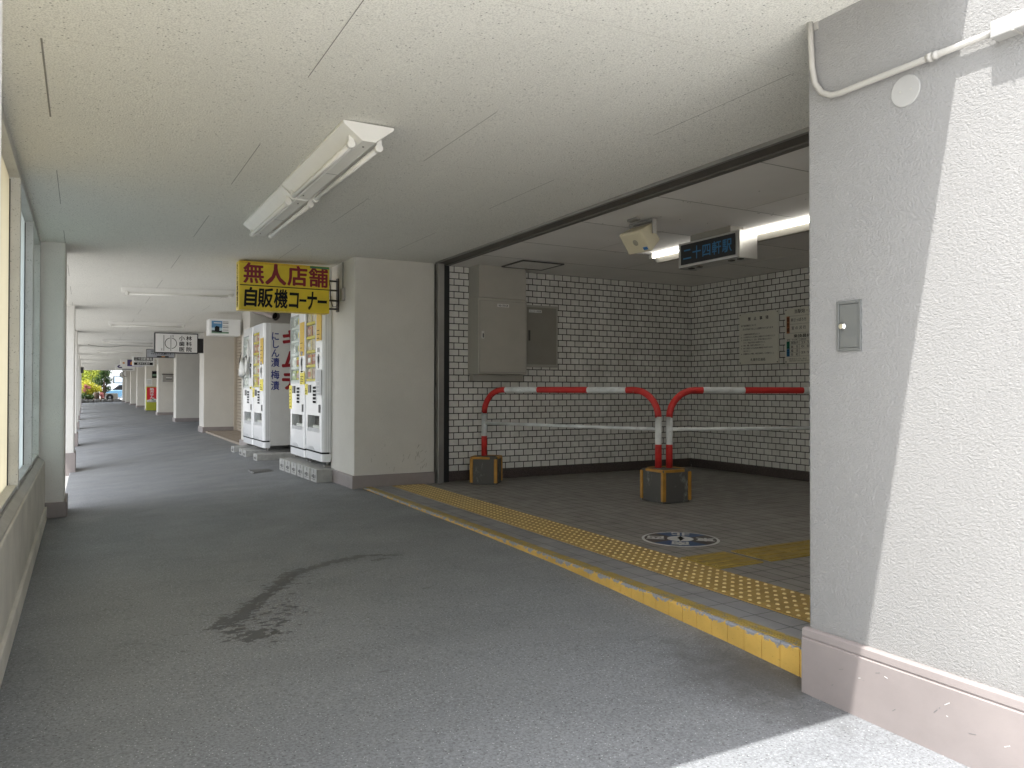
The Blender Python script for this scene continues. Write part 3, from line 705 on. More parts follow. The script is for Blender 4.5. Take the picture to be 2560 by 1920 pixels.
# ------------------------------------------------------------------ cabinets
t = root('meter_cabinet', 'tall beige steel cabinet with upper box on the tiled wall', 'cabinet', (4.0, 7.71, 1.1))
mb = MB(); mb.box(3.708, 4.308, 7.45, 7.709, 1.165, 1.985); mb.build('body', 'cabinet_beige', t, bevel=.004)
mb = MB(); mb.box(3.716, 4.302, 7.458, 7.709, 1.988, 2.343); mb.build('upper_box', 'cabinet_beige', t, bevel=.003)
mb = MB(); mb.box(3.73, 4.36, 7.62, 7.709, 1.09, 1.163); mb.build('lower_duct', 'cabinet_beige', t, bevel=.003)
mb = MB(); mb.box(3.727, 4.290, 7.444, 7.456, 1.185, 1.955); mb.box(3.724, 4.293, 7.448, 7.457, 1.182, 1.958, 1); dr = mb.build('door', ['cabinet_beige', 'ink_grey'], t, bevel=.0015)
mb = MB(); mb.box(3.745, 3.772, 7.436, 7.446, 1.545, 1.625); mb.box(3.752, 3.765, 7.430, 7.438, 1.555, 1.60, 1); mb.build('handle', ['steel_bright', 'dark_metal'], dr, bevel=.002)
mb = MB(); mb.box(3.935, 4.075, 7.441, 7.445, 1.895, 1.928); put(mb, '自動火災報知設備', (3.945, 7.441, 1.898), (1, 0, 0), (0, 0, 1), .12, .026, 1, bold=.01, lift=.001); mb.build('nameplate', ['white_label', 'ink'], dr)
t = root('switch_cabinet', 'darker beige cabinet sunk beside the tall cabinet', 'cabinet', (4.62, 7.71, 1.25))
mb = MB(); mb.box(4.33, 4.85, 7.665, 7.709, 1.255, 1.965); mb.build('frame', 'cabinet_beige', t, bevel=.003)
mb = MB(); mb.box(4.345, 4.825, 7.657, 7.668, 1.285, 1.94); dr = mb.build('door', 'cabinet_dark', t, bevel=.0015)
mb = MB(); mb.box(4.448, 4.472, 7.653, 7.659, 1.555, 1.675); mb.build('handle', 'dark_metal', dr)
mb = MB(); mb.box(4.455, 4.625, 7.654, 7.658, 1.88, 1.912); put(mb, 'シャッター制御盤', (4.465, 7.654, 1.883), (1, 0, 0), (0, 0, 1), .15, .024, 1, lift=.001); mb.build('nameplate', ['white_label', 'ink'], dr)

# ------------------------------------------------------------------ hall: speaker, station sign, lamp, notice boards
t = root('loudspeaker', 'cream box loudspeaker hanging from the hall ceiling', 'loudspeaker', (3.85, 4.85, 2.345))
mb = MB(); mb.box(3.76, 3.80, 4.80, 4.92, 2.325, 2.344); mb.box(3.70, 3.96, 4.90, 4.92, 2.325, 2.344) if False else None
dv = Vector((-.80, -.06, -.60)).normalized(); sd = Vector((.075, -.997, 0)); uu = sd.cross(dv).normalized()
if uu.z < 0: uu = -uu
sc = Vector((3.86, 4.88, 2.20))
mb.obox(sc+Vector((0, 0, .125))-Vector((dv.x, dv.y, 0))*.03, sd*.135, Vector((.997, .075, 0))*.025, (0, 0, .008))
for sg in (-1, 1): mb.obox(sc+sd*sg*.132+Vector((0, 0, .075))-Vector((dv.x, dv.y, 0))*.03, sd*.003, Vector((.997, .075, 0))*.02, (0, 0, .055))
mb.build('bracket', 'steel', t)
mb = MB()
q = lambda a, b_, c: sc+sd*a+uu*b_+dv*c
i = len(mb.v)
for c_, hw, hh in ((.075, .124, .088), (.060, .131, .095), (-.07, .118, .075)):
    mb.v += [tuple(q(-hw, -hh, c_)), tuple(q(hw, -hh, c_)), tuple(q(hw, hh, c_)), tuple(q(-hw, hh, c_))]
mb.f += [(0, 1, 2, 3), (11, 10, 9, 8)]; mb.m += [0, 0]; mb.sm += [False]*2
for k in (0, 4):
    for j in range(4): mb.f.append((k+j, k+(j+1) % 4, k+4+(j+1) % 4, k+4+j)); mb.m.append(0); mb.sm.append(False)
mb.build('housing', 'ivory_plastic', t, bevel=.008, seg=3)
mb = MB(); mb.disc(q(.01, .0, .0755), dv, .026, .0012, 0, 24); mb.build('grille', 'grille_grey', t)
mb = MB(); mb.obox(q(.085, -.062, .0762), sd*.024, uu*.012, dv*.0012); mb.build('badge', 'badge_blue', t)

t = root('station_sign', 'black box sign with blue station name hanging from the hall ceiling', 'sign', (4.7, 4.9, 2.345))
mb = MB(); mb.box(4.6, 4.80, 4.568, 5.262, 2.07, 2.285); mb.build('housing', 'steel_bright', t, bevel=.006)
for a in (4.552, 5.263):
    mb = MB(); mb.box(4.60, 4.80, a, a+.015, 2.062, 2.29); mb.build('end_rim', 'steel_bright', t, bevel=.003)
mb = MB(); mb.box(4.594, 4.602, 4.597, 5.243, 2.092, 2.266); fp = mb.build('face_panel', 'black', t, bevel=.02, seg=3) if False else mb.build('face_panel', 'black', t)
mb = MB()
for k, ch in enumerate('二十四軒駅'): put(mb, ch, (4.594, 5.215-k*.119, 2.12), (0, -1, 0), (0, 0, 1), .112, .118, bold=.012, lift=.0015)
mb.build('lettering', 'station_text', fp)
mb = MB(); mb.box(4.63, 4.77, 4.68, 5.16, 2.285, 2.345); mb.build('mount', 'cabinet_dark', t)
for y in (4.62, 4.72, 5.1, 5.2):
    mb = MB(); mb.box(4.66, 4.70, y-.02, y+.02, 2.062, 2.071); mb.build('latch', 'dark_metal', t)
t = root('ceiling_lamp', 'lit white fluorescent fitting behind the station sign, with an added unseen run for fill', 'ceiling light', (4.98, 4.8, 2.345))
mb = MB(); ya, yb = 1.0, 6.06  # near part and its tubes added out of sight to brighten the hall
mb.prism([(4.93, ya, 2.344), (5.12, ya, 2.344), (5.05, ya, 2.262), (5.0, ya, 2.262)], (0, yb-ya, 0)); mb.build('housing', 'cabinet_beige', t)
for a, c in ((1.03, 2.23), (2.28, 3.5), (3.58, 4.78), (4.83, 6.03)):
    mb = MB(); mb.tube([(4.925, a, 2.312), (4.925, c, 2.312)], .0125, 0, 14); mb.build('tube', 'tube_lit', t)
for y in (3.57, 4.805, 6.04):
    mb = MB(); mb.box(4.908, 4.95, y-.02, y+.02, 2.295, 2.344); mb.build('socket', 'lamp_white', t)

RI, UP = (0, -1, 0), (0, 0, 1)
t = root('notice_board', 'white notice board headed with four spaced characters', 'notice board', (6.92, 6.545, 1.3))
mb = MB(); mb.box(6.915, 6.929, 6.245, 6.848, 1.30, 1.91); pn = mb.build('panel', 'board_white', t, bevel=.002)
mb = MB(); x = 6.915; lf = 6.848
for k, ch in enumerate('禁止事項'): put(mb, ch, (x, lf-.14-k*.09, 1.815), RI, UP, .045, .045, bold=.02, lift=.0008)
def ln(s, dx, z, cw=.019, h=.021, w=None): put(mb, s, (x, lf-dx, z), RI, UP, len(s)*cw, h, bold=.008, lift=.0008)
ln('地下鉄駅構内において', .03, 1.748, .024, .025); ln('次の行為をすることは厳禁されております', .055, 1.705, .0248, .025)
for s, z in (('1　火薬類等危険物を持ち込むこと', 1.645), ('2　公の秩序をみだし又は他人に迷惑をかける行為をすること', 1.612), ('3　許可を受けないで、広告、宣伝等の掲示およびビラ、', 1.579),
             ('　　チラシ・物品の配布又は勧誘をすること', 1.546), ('4　寄附、募集、勧誘又は集会を行うこと', 1.513), ('5　他人の迷惑となる又は係員の職務遂行の妨げとなる行', 1.480),
             ('　　為をすること', 1.447), ('6　設備器具および備品、施設を破壊若しくは汚損すること', 1.414)): ln(s, .03, z, .0188)
ln('札幌市交通局', .18, 1.335, .038, .036)
mb.build('lettering', 'ink', pn)
for y in (6.262, 6.832):
    for z in (1.318, 1.892):
        mb = MB(); mb.disc((6.9152, y, z), (-1, 0, 0), .007, .003, 0, 12); mb.build('bolt', 'dark_metal', t)
t = root('notice_board', 'white train time board with orange, green and blue cells', 'notice board', (6.92, 5.75, 1.3))
mb = MB(); mb.box(6.915, 6.929, 5.35, 6.152, 1.295, 1.91); pn = mb.build('panel', 'board_white', t, bevel=.002)
mb = MB(); lf = 6.152
put(mb, '当駅始・終電', (x, lf-.13, 1.845), RI, UP, .30, .05, bold=.012, lift=.0012)
put(mb, '東西線', (x, lf-.028, 1.64), RI, UP, .035, .17, bold=.012, vertical=True, lift=.003)
put(mb, '新さっぽろ行', (x, lf-.085, 1.755), RI, UP, .21, .042, bold=.006, lift=.0012); put(mb, '宮の沢行', (x, lf-.085, 1.665), RI, UP, .21, .042, bold=.006, lift=.0012, sx=.75)
put(mb, '乗換最終', (x, lf-.12, 1.575), RI, UP, .24, .042, bold=.014, lift=.0012)
put(mb, '線名', (x, lf-.03, 1.545), RI, UP, .04, .02, lift=.0012); put(mb, '行先', (x, lf-.1, 1.545), RI, UP, .08, .02, lift=.0012); put(mb, '当駅発', (x, lf-.21, 1.545), RI, UP, .08, .022, lift=.0012)
put(mb, '南北線', (x, lf-.03, 1.46), RI, UP, .03, .08, bold=.01, vertical=True, lift=.003); put(mb, '東豊線', (x, lf-.03, 1.373), RI, UP, .03, .08, bold=.01, vertical=True, lift=.003)
for s, z in (('真駒内', 1.505), ('麻　生', 1.46), ('福　住', 1.417), ('栄　町', 1.375)): put(mb, s, (x, lf-.082, z), RI, UP, .105, .034, bold=.004, lift=.0012)
for s, z in (('23:5', 1.505), ('0:0', 1.462), ('23:5', 1.395)): put(mb, s, (x, lf-.225, z), RI, UP, .11, .036, bold=.002, lift=.0012)
put(mb, '※運行状況によっては、乗換え', (x, lf-.04, 1.335), RI, UP, .26, .018, lift=.0012); put(mb, '列車がお待ちできない場合があります', (x, lf-.06, 1.313), RI, UP, .28, .018, lift=.0012)
mb.build('lettering', 'ink', pn)
mb = MB()
mb.box(6.9125, 6.9155, lf-.066, lf-.024, 1.63, 1.82, 0); mb.box(6.9125, 6.9155, lf-.066, lf-.024, 1.458, 1.54, 1); mb.box(6.9125, 6.9155, lf-.066, lf-.024, 1.372, 1.455, 2)
mb.build('line_cell', ['cell_orange', 'cell_green', 'cell_blue'], pn)
mb = MB()
for z in (1.82, 1.73, 1.63, 1.565, 1.54, 1.5, 1.457, 1.414, 1.372): mb.box(6.9138, 6.9152, 5.45, lf-.024 if z > 1.6 or z < 1.57 else lf-.1, z-.0012, z+.0012)
mb.box(6.9138, 6.9152, lf-.2, lf-.1975, 1.372, 1.565); mb.build('table_rule', 'ink_grey', pn)
for y in (6.138, 5.366):
    for z in (1.312, 1.893):
        mb = MB(); mb.disc((6.9152, y, z), (-1, 0, 0), .007, .003, 0, 12); mb.build('bolt', 'dark_metal', t)

# ------------------------------------------------------------------ arcade lights
t = root('fluorescent_fitting', 'white twin tube fluorescent fitting on the near ceiling', 'ceiling light', (1.23, 5.0, 2.33), 'fluorescent fittings on the arcade ceiling')
for a, c in ((3.68, 5.005), (5.03, 6.36)):
    z = zc(1.23, (a+c)/2)-.004; zb = z-.088
    mb = MB()
    mb.prism([(1.098, a, z), (1.358, a, z), (1.358, a, z-.014), (1.262, a, zb), (1.196, a, zb), (1.098, a, z-.014)], (0, c-a, 0)); hs = mb.build('housing', 'lamp_white', t, bevel=.002)
    mb = MB(); mb.box(1.224, 1.232, a+.09, a+.098, zb-.003, zb+.001) ; mb.box(1.206, 1.214, c-.1, c-.09, zb-.003, zb+.001); mb.box(1.1975, 1.2605, (a+c)/2-.0, (a+c)/2+.001, zb-.001, zb+.001); mb.build('screw', 'dark_metal', hs)
    for x in (1.158, 1.302):
        zt = z-.092
        mb = MB(); mb.tube([(x, a+.085, zt), (x, c-.055, zt)], .0145, 0, 14); mb.build('tube', 'lamp_white', t)
        for y in (a+.07, c-.045):
            mb = MB(); mb.tube([(x, y-.012, zt), (x, y+.018, zt)], .0195, 0, 14); mb.box(x-.013, x+.013, y-.008, y+.006, zt+.012, z-.04); mb.build('socket', 'lamp_white', t)
for y, lab in ((10.9, 'crosswise white lamp bar above the far vending machines'), (16.45, 'crosswise white lamp bar over the small picture sign'), (22.5, 'crosswise white lamp bar beyond the dental sign'), (28.6, 'crosswise white lamp bar before the pharmacy sign')):
    t = root('fluorescent_fitting', lab, 'ceiling light', (1.1, y, zc(1.1, y)), 'fluorescent fittings on the arcade ceiling')
    mb = MB(); z = zc(1.1, y)-.002
    i = len(mb.v)
    pr = [(y-.085, 0), (y+.085, 0), (y+.03, -.06), (y-.03, -.06)]
    mb.prism([(.42, q[0], zc(.42, y)-.002+q[1]) for q in pr], (1.34, 0, zc(1.76, y)-zc(.42, y))); mb.build('housing', 'lamp_white', t)
    mb = MB(); mb.tube([(.48, y-.03, zc(.48, y)-.078), (1.70, y-.03, zc(1.7, y)-.078)], .0145, 0, 10); mb.build('tube', 'lamp_white', t)
    for x in (.47, 1.71):
        mb = MB(); mb.box(x-.02, x+.02, y-.055, y-.005, zc(x, y)-.095, zc(x, y)-.05); mb.build('socket', 'lamp_white', t)
mb = MB(); pts = []
for k in range(25):
    s = k/24; xx = .12+1.7*s; pts.append((xx, 24.9+.5*s, zc(xx, 25)-.012-.05*math.sin(math.pi*min(1, s*1.9))*(1 if s < .53 else 0)))
mb.tube(pts, .006, 0, 6); o = mb.build('ceiling_cable', 'dark_metal'); tag(o, 'thin dark cable sagging across the far arcade ceiling', 'cable')

# ------------------------------------------------------------------ vending machines
def machine(label, ya, yb, z0, zt, extra):
    """front faces -x at 2.30; ya is the near side"""
    t = root('vending_machine', label, 'vending machine', (2.65, (ya+yb)/2, z0), 'white vending machines')
    w = yb-ya; xf = 2.30; H = zt-z0
    Yf = lambda f: yb-f*w                              # fraction from the left as seen from the arcade
    Zf = lambda z: z0+(z-.2)*(H/1.82)
    g = .004
    mb = MB(); mb.box(xf+.10, xf+.70, ya+g, yb-g, z0+.03, zt); mb.build('cabinet', 'machine_side', t, bevel=.006)
    mb = MB()                                          # door: rounded front edges, bulging at the sides
    pr = [(xf+.098, ya+g), (xf+.03, ya+g), (xf+.008, ya+g+.018), (xf, ya+g+.045), (xf, yb-g-.045), (xf+.008, yb-g-.018), (xf+.03, yb-g), (xf+.098, yb-g)]
    zc0, zc1 = Zf(.305), zt-.004
    wy0, wy1, wz0, wz1 = Yf(.62), Yf(.05), Zf(1.085), Zf(1.90)
    dy0, dy1, dz0, dz1 = Yf(.86), Yf(.17), Zf(.515), Zf(.70)
    mb.prism([(p[0], p[1], zc0) for p in pr], (0, 0, dz0-zc0))
    mb.prism([(p[0], p[1], dz1) for p in pr], (0, 0, wz0-dz1)); mb.prism([(p[0], p[1], wz1) for p in pr], (0, 0, zc1-wz1))
    for za, zb_, ylo, yhi in ((dz0, dz1, dy0, dy1), (wz0, wz1, wy0, wy1)):
        mb.prism([(p[0], p[1], za) for p in pr[:4]]+[(xf, ylo, za), (xf+.098, ylo, za)], (0, 0, zb_-za))
        mb.prism([(xf, yhi, za)]+[(p[0], p[1], za) for p in pr[4:]]+[(xf+.098, yhi, za)], (0, 0, zb_-za))
    dr = mb.build('door', 'machine_white', t)
    mb = MB(); mb.prism([(p[0]+.004, p[1], z0) for p in pr], (0, 0, Zf(.285)-z0)); mb.build('kick_plate', 'machine_white', t)
    mb = MB(); mb.box(xf+.006, xf+.09, ya+g+.012, yb-g-.012, Zf(.285), Zf(.305)); mb.build('base_gap', 'ink', t)
    mb = MB(); ym = (ya+yb)/2; yl = ym+.12*w
    mb.prism([(xf-.003, yl-.22*w, Zf(.305)), (xf-.003, yl-.12*w, Zf(.345)), (xf-.003, yl+.10*w, Zf(.345)), (xf-.003, yl+.22*w, Zf(.305))], (.004, 0, 0))
    mb.build('chevron', 'machine_grey', dr)
    mb = MB()
    for k in range(7): mb.box(xf-.002, xf+.002, Yf(.10), Yf(.03), Zf(.35)+k*.011, Zf(.35)+k*.011+.006)
    mb.build('vent', 'machine_grey', dr)
    # display recess with products
    mb = MB(); mb.box(xf+.048, xf+.06, wy0, wy1, wz0, wz1); ds = mb.build('display', 'machine_inside', t)
    rows = 5; mb = MB(); mp = MB(); rh = (wz1-wz0)/rows
    pm = ['product_cream', 'product_red', 'product_pink', 'product_green', 'product_clear', 'sticker_yellow']
    for r_ in range(rows):
        zz = wz0+r_*rh
        mb.box(xf+.008, xf+.049, wy0, wy1, zz, zz+.03, 0)
        for c_ in range(2):
            if extra.get('clear') and r_ > 1:
                mp.disc((xf+.03, wy1-(c_+.55)*(wy1-wy0)/2, zz+.09), (-1, 0, 0), .042, .01, 5 if c_ else 4, 14); continue
            yc = wy1-(c_+.5)*(wy1-wy0)/2; hw = (wy1-wy0)/4-.012; hh = rh-.05
            k = random.choice(extra.get('mix', [0, 0, 2, 2, 1, 4]))
            mp.prism([(xf+.022, yc-hw, zz+.034), (xf+.014, yc, zz+.034), (xf+.022, yc+hw, zz+.034), (xf+.047, yc+hw, zz+.034), (xf+.047, yc-hw, zz+.034)], (0, 0, hh), k)
            mp.box(xf+.011, xf+.015, yc-hw*.7, yc+hw*.6, zz+.05+random.random()*.04, zz+.05+hh*.55, random.choice((0, 4, 1, 2)))
    if not extra.get('clear'):
        for r_ in range(rows+1): mb.box(xf+.0055, xf+.0075, wy0, wy1, min(wz1-.03, wz0+r_*rh), min(wz1, wz0+r_*rh+.03), 0)
        mb.box(xf+.0055, xf+.0075, (wy0+wy1)/2-.008, (wy0+wy1)/2+.008, wz0, wz1, 0)
    mb.build('price_rail', ['sticker_yellow'] if not extra.get('clear') else ['machine_inside'], ds); mp.build('product', pm, ds, bevel=.004, seg=1)
    mb = MB(); mb.box(xf+.0015, xf+.0045, wy0, wy1, wz0, wz1); mb.build('display_glass', 'glass', t)
    mb = MB(); e = .008
    for a in ((wy0-e, wy1+e, wz0-e, wz0), (wy0-e, wy1+e, wz1, wz1+e), (wy0-e, wy0, wz0, wz1), (wy1, wy1+e, wz0, wz1)): mb.box(xf-.002, xf+.004, *a)
    mb.build('display_frame', 'machine_grey', t)
    # dispenser
    mb = MB(); mb.box(xf+.09, xf+.097, dy0, dy1, dz0, dz1); mb.box(xf+.004, xf+.09, dy0, dy1, dz0, dz0+.045, 1)
    mb.box(xf+.02, xf+.05, dy0+.05, dy1-.16, dz0+.045, dz0+.075, 2)
    hp = mb.build('dispenser', ['dark_metal', 'machine_grey', 'bag_white'], t)
    mb = MB(); mb.prism([(xf+.006, dy0+.01, dz0+.05), (xf+.010, dy0+.01, dz0+.05), (xf+.064, dy0+.01, dz1-.01), (xf+.060, dy0+.01, dz1-.01)], (0, dy1-dy0-.02, 0)); mb.build('flap', 'glass', hp)
    # controls
    mb = MB(); mb.box(xf-.012, xf+.002, Yf(.38), Yf(.245), Zf(.955), Zf(1.045)); mb.build('card_reader', 'black_gloss', dr, bevel=.003)
    mb = MB(); mb.box(xf-.003, xf+.002, Yf(.68), Yf(.49), Zf(.825), Zf(1.035), 1)
    for r_ in range(5):
        for c_ in range(3): mb.box(xf-.007, xf-.002, Yf(.555+c_*.058), Yf(.51+c_*.058), Zf(.838+r_*.04), Zf(.865+r_*.04), 0)
    mb.build('keypad', ['ink', 'machine_white'], dr)
    mb = MB(); mb.box(xf-.006, xf+.002, Yf(.92), Yf(.83), Zf(.735), Zf(.825)); mb.build('lock_handle', 'black', dr, bevel=.004)
    mb = MB(); zs = [(1.225, .012), (1.25, .025), (1.31, .032), (1.37, .03), (1.385, .018)]
    mb.face([(xf-.003, Yf(.80)-q, Zf(z)) for z, q in zs]+[(xf-.003, Yf(.80)+q, Zf(z)) for z, q in reversed(zs)]); mb.box(xf-.014, xf-.003, Yf(.80)-.006, Yf(.80)+.006, Zf(1.29), Zf(1.36), 1); mb.build('coin_slot', ['black_gloss', 'machine_grey'], dr)
    mb = MB(); mb.box(xf-.003, xf+.002, Yf(.86), Yf(.74), Zf(1.405), Zf(1.455)); mb.build('price_screen', 'black_gloss', dr)
    for (a, c, za, zb_, mt) in extra['stickers']:
        mb = MB(); mb.box(xf-.002, xf+.002, Yf(c), Yf(a), Zf(za), Zf(zb_))
        for k in range(random.randint(3, 6)):
            zz = Zf(za)+(Zf(zb_)-Zf(za))*(k+.6)/7; ww = random.uniform(.3, .7)*(c-a)
            mb.box(xf-.0028, xf-.002, Yf(a+.1*(c-a)+ww), Yf(a+.12*(c-a)), zz, zz+.008, 1)
        mb.build('sticker', [mt, 'ink' if mt != 'machine_grey' else 'machine_side'], dr)
    # side trim lines and feet
    mb = MB()
    for xx in (xf+.05, xf+.075): mb.box(xx-.0015, xx+.0015, ya+g-.0015, ya+g+.001, Zf(.30), zt-.01)
    mb.build('door_seam', 'machine_grey', t)
    for xx in (xf+.09, xf+.6):
        for yy_ in (ya+.07, yb-.07):
            mb = MB(); mb.tube([(xx, yy_, z0+.01), (xx, yy_, extra['foot']+.008)], .018, 0, 10); mb.box(xx-.045, xx+.045, yy_-.04, yy_+.04, extra['foot']+.001, extra['foot']+.012, 0); mb.build('foot', 'steel', t)
    return t
A = 'sticker_amber'; Yl = 'sticker_yellow'; G = 'machine_grey'
machine('near vending machine beside the wide column, full of yellow tags', 8.47, 9.215, .195, 2.03,
        dict(stickers=[(.68, .96, 1.53, 1.83, A), (.68, .97, .93, 1.21, G), (.0, .17, .93, 1.055, Yl)], foot=.14))
machine('near vending machine on the left of its pair, mostly empty display', 9.225, 9.985, .185, 2.02,
        dict(clear=True, mix=[3, 3, 4, 5], stickers=[(.68, .95, 1.40, 1.80, A), (.70, .98, 1.06, 1.20, Yl), (-.03, .16, .76, 1.05, Yl), (.72, .98, 1.205, 1.215, Yl)], foot=.14))
mR = machine('far vending machine with blue and red lettering on its side', 11.63, 12.45, .135, 1.965,
        dict(mix=[0, 2, 1, 5], stickers=[(.70, .97, 1.42, 1.80, A), (.0, .2, .93, 1.07, Yl), (.68, .96, 1.03, 1.2, Yl)], foot=.085))
machine('far vending machine on the left with a plastic bag hanging on it', 12.46, 13.28, .13, 1.96,
        dict(clear=True, mix=[4, 4, 3], stickers=[(.72, .95, 1.06, 1.1, 'sticker_yellow')], foot=.085))
mb = MB(); ys_ = 11.633
for k, (ch, za, zb_) in enumerate((('に', 1.70, 1.84), ('し', 1.585, 1.72), ('ん', 1.455, 1.59), ('漬', 1.315, 1.455), ('梅', 1.135, 1.275), ('漬', .975, 1.115))):
    put(mb, ch, (2.405, ys_, za), (1, 0, 0), UP, .125, zb_-za, 0, bold=.022, lift=.002)
for ch, za in (('キ', 1.58), ('ム', 1.28), ('チ', .97)): put(mb, ch, (2.55, ys_, za), (1, 0, 0), UP, .30, .30, 1, bold=.045, lift=.002)
mb.build('side_lettering', ['text_blue', 'text_red'], mR)

mb = MB()
def lump(mb, c, r, n1=9, n2=12, m=0, seed=0):
    rnd = random.Random(seed); i = len(mb.v); ph = [rnd.uniform(0, 6.28) for _ in range(6)]
    for a in range(n1+1):
        for b_ in range(n2):
            th = math.pi*a/n1; f = 2*math.pi*b_/n2
            d_ = Vector((math.sin(th)*math.cos(f), math.sin(th)*math.sin(f), math.cos(th)))
            k = 1+.16*math.sin(3*f+ph[0]+2*th)+.12*math.sin(5*th+ph[1])+.1*math.sin(7*f+ph[2])
            mb.v.append((c[0]+d_.x*r[0]*k, c[1]+d_.y*r[1]*k, c[2]+d_.z*r[2]*k))
    for a in range(n1):
        for b_ in range(n2):
            b2 = (b_+1) % n2; mb.f.append((i+a*n2+b_, i+a*n2+b2, i+(a+1)*n2+b2, i+(a+1)*n2+b_)); mb.m.append(m); mb.sm.append(True)
lump(mb, (2.245, 13.0, 1.33), (.05, .13, .15), seed=3); lump(mb, (2.26, 12.72, 1.35), (.03, .05, .13), seed=5); lump(mb, (2.27, 12.66, 1.60), (.02, .03, .15), seed=8); lump(mb, (2.265, 12.80, 1.47), (.03, .06, .05), seed=9, m=1)
o = mb.build('plastic_bag', ['bag_white', 'ink_grey']); tag(o, 'crumpled white plastic bag hanging on the leftmost vending machine', 'plastic bag')

def cinder(label, x0, y0, z0, l=.72, w=.25, h=.15, face=True, grp='concrete blocks under the near vending machines'):
    t = root('concrete_block', label, 'concrete block', (x0+l/2, y0+w/2, z0), grp)
    mb = MB(); mb.box(x0, x0+l, y0, y0+w, z0, z0+h); mb.build('block', 'cinder', t, bevel=.008)
    if face:
        mb = MB(); c = y0+w*.5; z = z0+h*.46
        mb.box(x0-.002, x0+.002, c-w*.30, c-w*.22, z-.02, z+.015); mb.box(x0-.002, x0+.002, c-w*.07, c+w*.05, z-.025, z+.018); mb.box(x0-.002, x0+.002, c+w*.14, c+w*.24, z-.015, z+.008)
        mb.box(x0-.002, x0+.002, c-w*.10, c-w*.06, z0+h*.70, z0+h-.006)
        mb.box(x0-.001, x0+.002, c-w*.30, c+w*.28, z0+.028, z0+.032)
        mb.build('core_hole', 'hole_dark', t)
names = ['rightmost', 'second from right', 'third from right', 'third from left', 'second from left', 'leftmost']
for k in range(6):
    y = 8.36+k*.272; cinder('grey concrete block, %s of six under the near vending machines' % names[k], 2.215-.008*k, y, zf(2.2, y)-.004, .75, .262, .145)
for lab, x, y in (('long grey block nearest in front under the far machines', 2.15, 11.30), ('grey block, second of four under the far vending machines', 2.13, 12.05), ('grey block, third of four under the far vending machines', 2.13, 12.36), ('grey block farthest left under the far vending machines', 2.12, 13.03)):
    cinder(lab, x, y, zf(2.1, y)-.004, .9, .25, .10, grp='concrete blocks under the far vending machines')
t = root('floor_drain', 'dark slotted drain cover in the floor before the machines', 'drain', (1.98, 10.0, 0))
mb = MB(); z = zf(1.98, 10)+.006; mb.box(1.83, 2.13, 9.82, 10.18, z-.03, z, 0)
for k in range(9): mb.box(1.845+k*.031, 1.862+k*.031, 9.84, 10.16, z-.001, z+.002, 1)
mb.build('grating', ['machine_grey' if False else 'ink_grey', 'dark_metal'], t)

# ------------------------------------------------------------------ hanging signs
def boxsign(name, label, x0, x1, y, z0, z1, d_, frame, face, border, brk=None):
    t = root(name, label, 'sign', ((x0+x1)/2, y+d_/2, z0), 'signs hanging over the arcade')
    mb = MB(); mb.box(x0, x1, y, y+d_, z0, z1); bx = mb.build('box', frame, t, bevel=.004)
    mb = MB(); mb.box(x0+border, x1-border, y-.004, y+.002, z0+border, z1-border); fc = mb.build('face_panel', face, t)
    if brk:
        mb = MB()
        for z in brk[1]: mb.tube([(x1-.01, y+d_/2, z), (2.40, y+d_/2, z)], .010, 0, 8)
        mb.box(2.392, 2.409, y+d_/2-.03, y+d_/2+.03, min(brk[1])-.03, max(brk[1])+.03); mb.build('bracket', brk[0], t)
    return t, fc
t, fc = boxsign('hanging_sign', 'yellow sign with red and black characters above the near vending machines', 1.37, 2.288, 8.15, 1.80, 2.295, .17, 'sign_yellow', 'sign_yellow', .006, ('dark_metal', (2.16, 2.06, 1.95, 1.86)))
f = (1, 0, 0)
mb = MB(); yq = 8.146
for k, ch in enumerate('無人店舗'): put(mb, ch, (1.405+k*.219, yq, 2.075), f, UP, .212, .20, 0, bold=(.030, .05, .035, .028)[k], lift=.002, em=False)
for ch, xx, ww, z, h in (('自', 1.415, .125, 1.84, .185), ('販', 1.545, .155, 1.835, .19), ('機', 1.705, .145, 1.835, .19), ('コ', 1.86, .10, 1.845, .15), ('ー', 1.968, .075, 1.91, .026), ('ナ', 2.045, .105, 1.835, .18), ('ー', 2.16, .10, 1.905, .03)):
    put(mb, ch, (xx, yq, z), f, UP, ww, h, 1, bold={'販': .032, '機': .028}.get(ch, .042), lift=.002, em=False, slant=.05)
mb.box(1.376, 2.282, 8.143, 8.147, 2.045, 2.054, 1); mb.box(2.08, 2.282, 8.143, 8.147, 2.268, 2.290, 2)
mb.box(1.375, 2.08, 8.1445, 8.147, 2.270, 2.290, 3)
mb.build('lettering', ['sign_red', 'ink', 'sign_green', 'sticker_amber'], fc)
mb = MB(); put(mb, 'さくらの漬物直売', (1.37, 8.275, 1.83), (0, -1, 0), UP, .07, .44, 0, bold=.03, lift=.003, vertical=True); mb.build('side_lettering', 'ink', t)
mb = MB(); mb.tube([(2.29, 8.2, 2.2), (2.31, 8.2, 2.1), (2.315, 8.2, 1.95), (2.34, 8.2, 1.88), (2.38, 8.2, 1.885), (2.40, 8.18, 1.95)], .006, 0, 8); mb.tube([(2.404, 8.05, 2.35), (2.404, 8.05, 1.98)], .004, 0, 6); mb.build('cable', 'dark_metal', t)
mb = MB(); mb.box(2.375, 2.409, 7.98, 8.06, 1.93, 2.06); mb.build('junction_box', 'steel', t, bevel=.004)

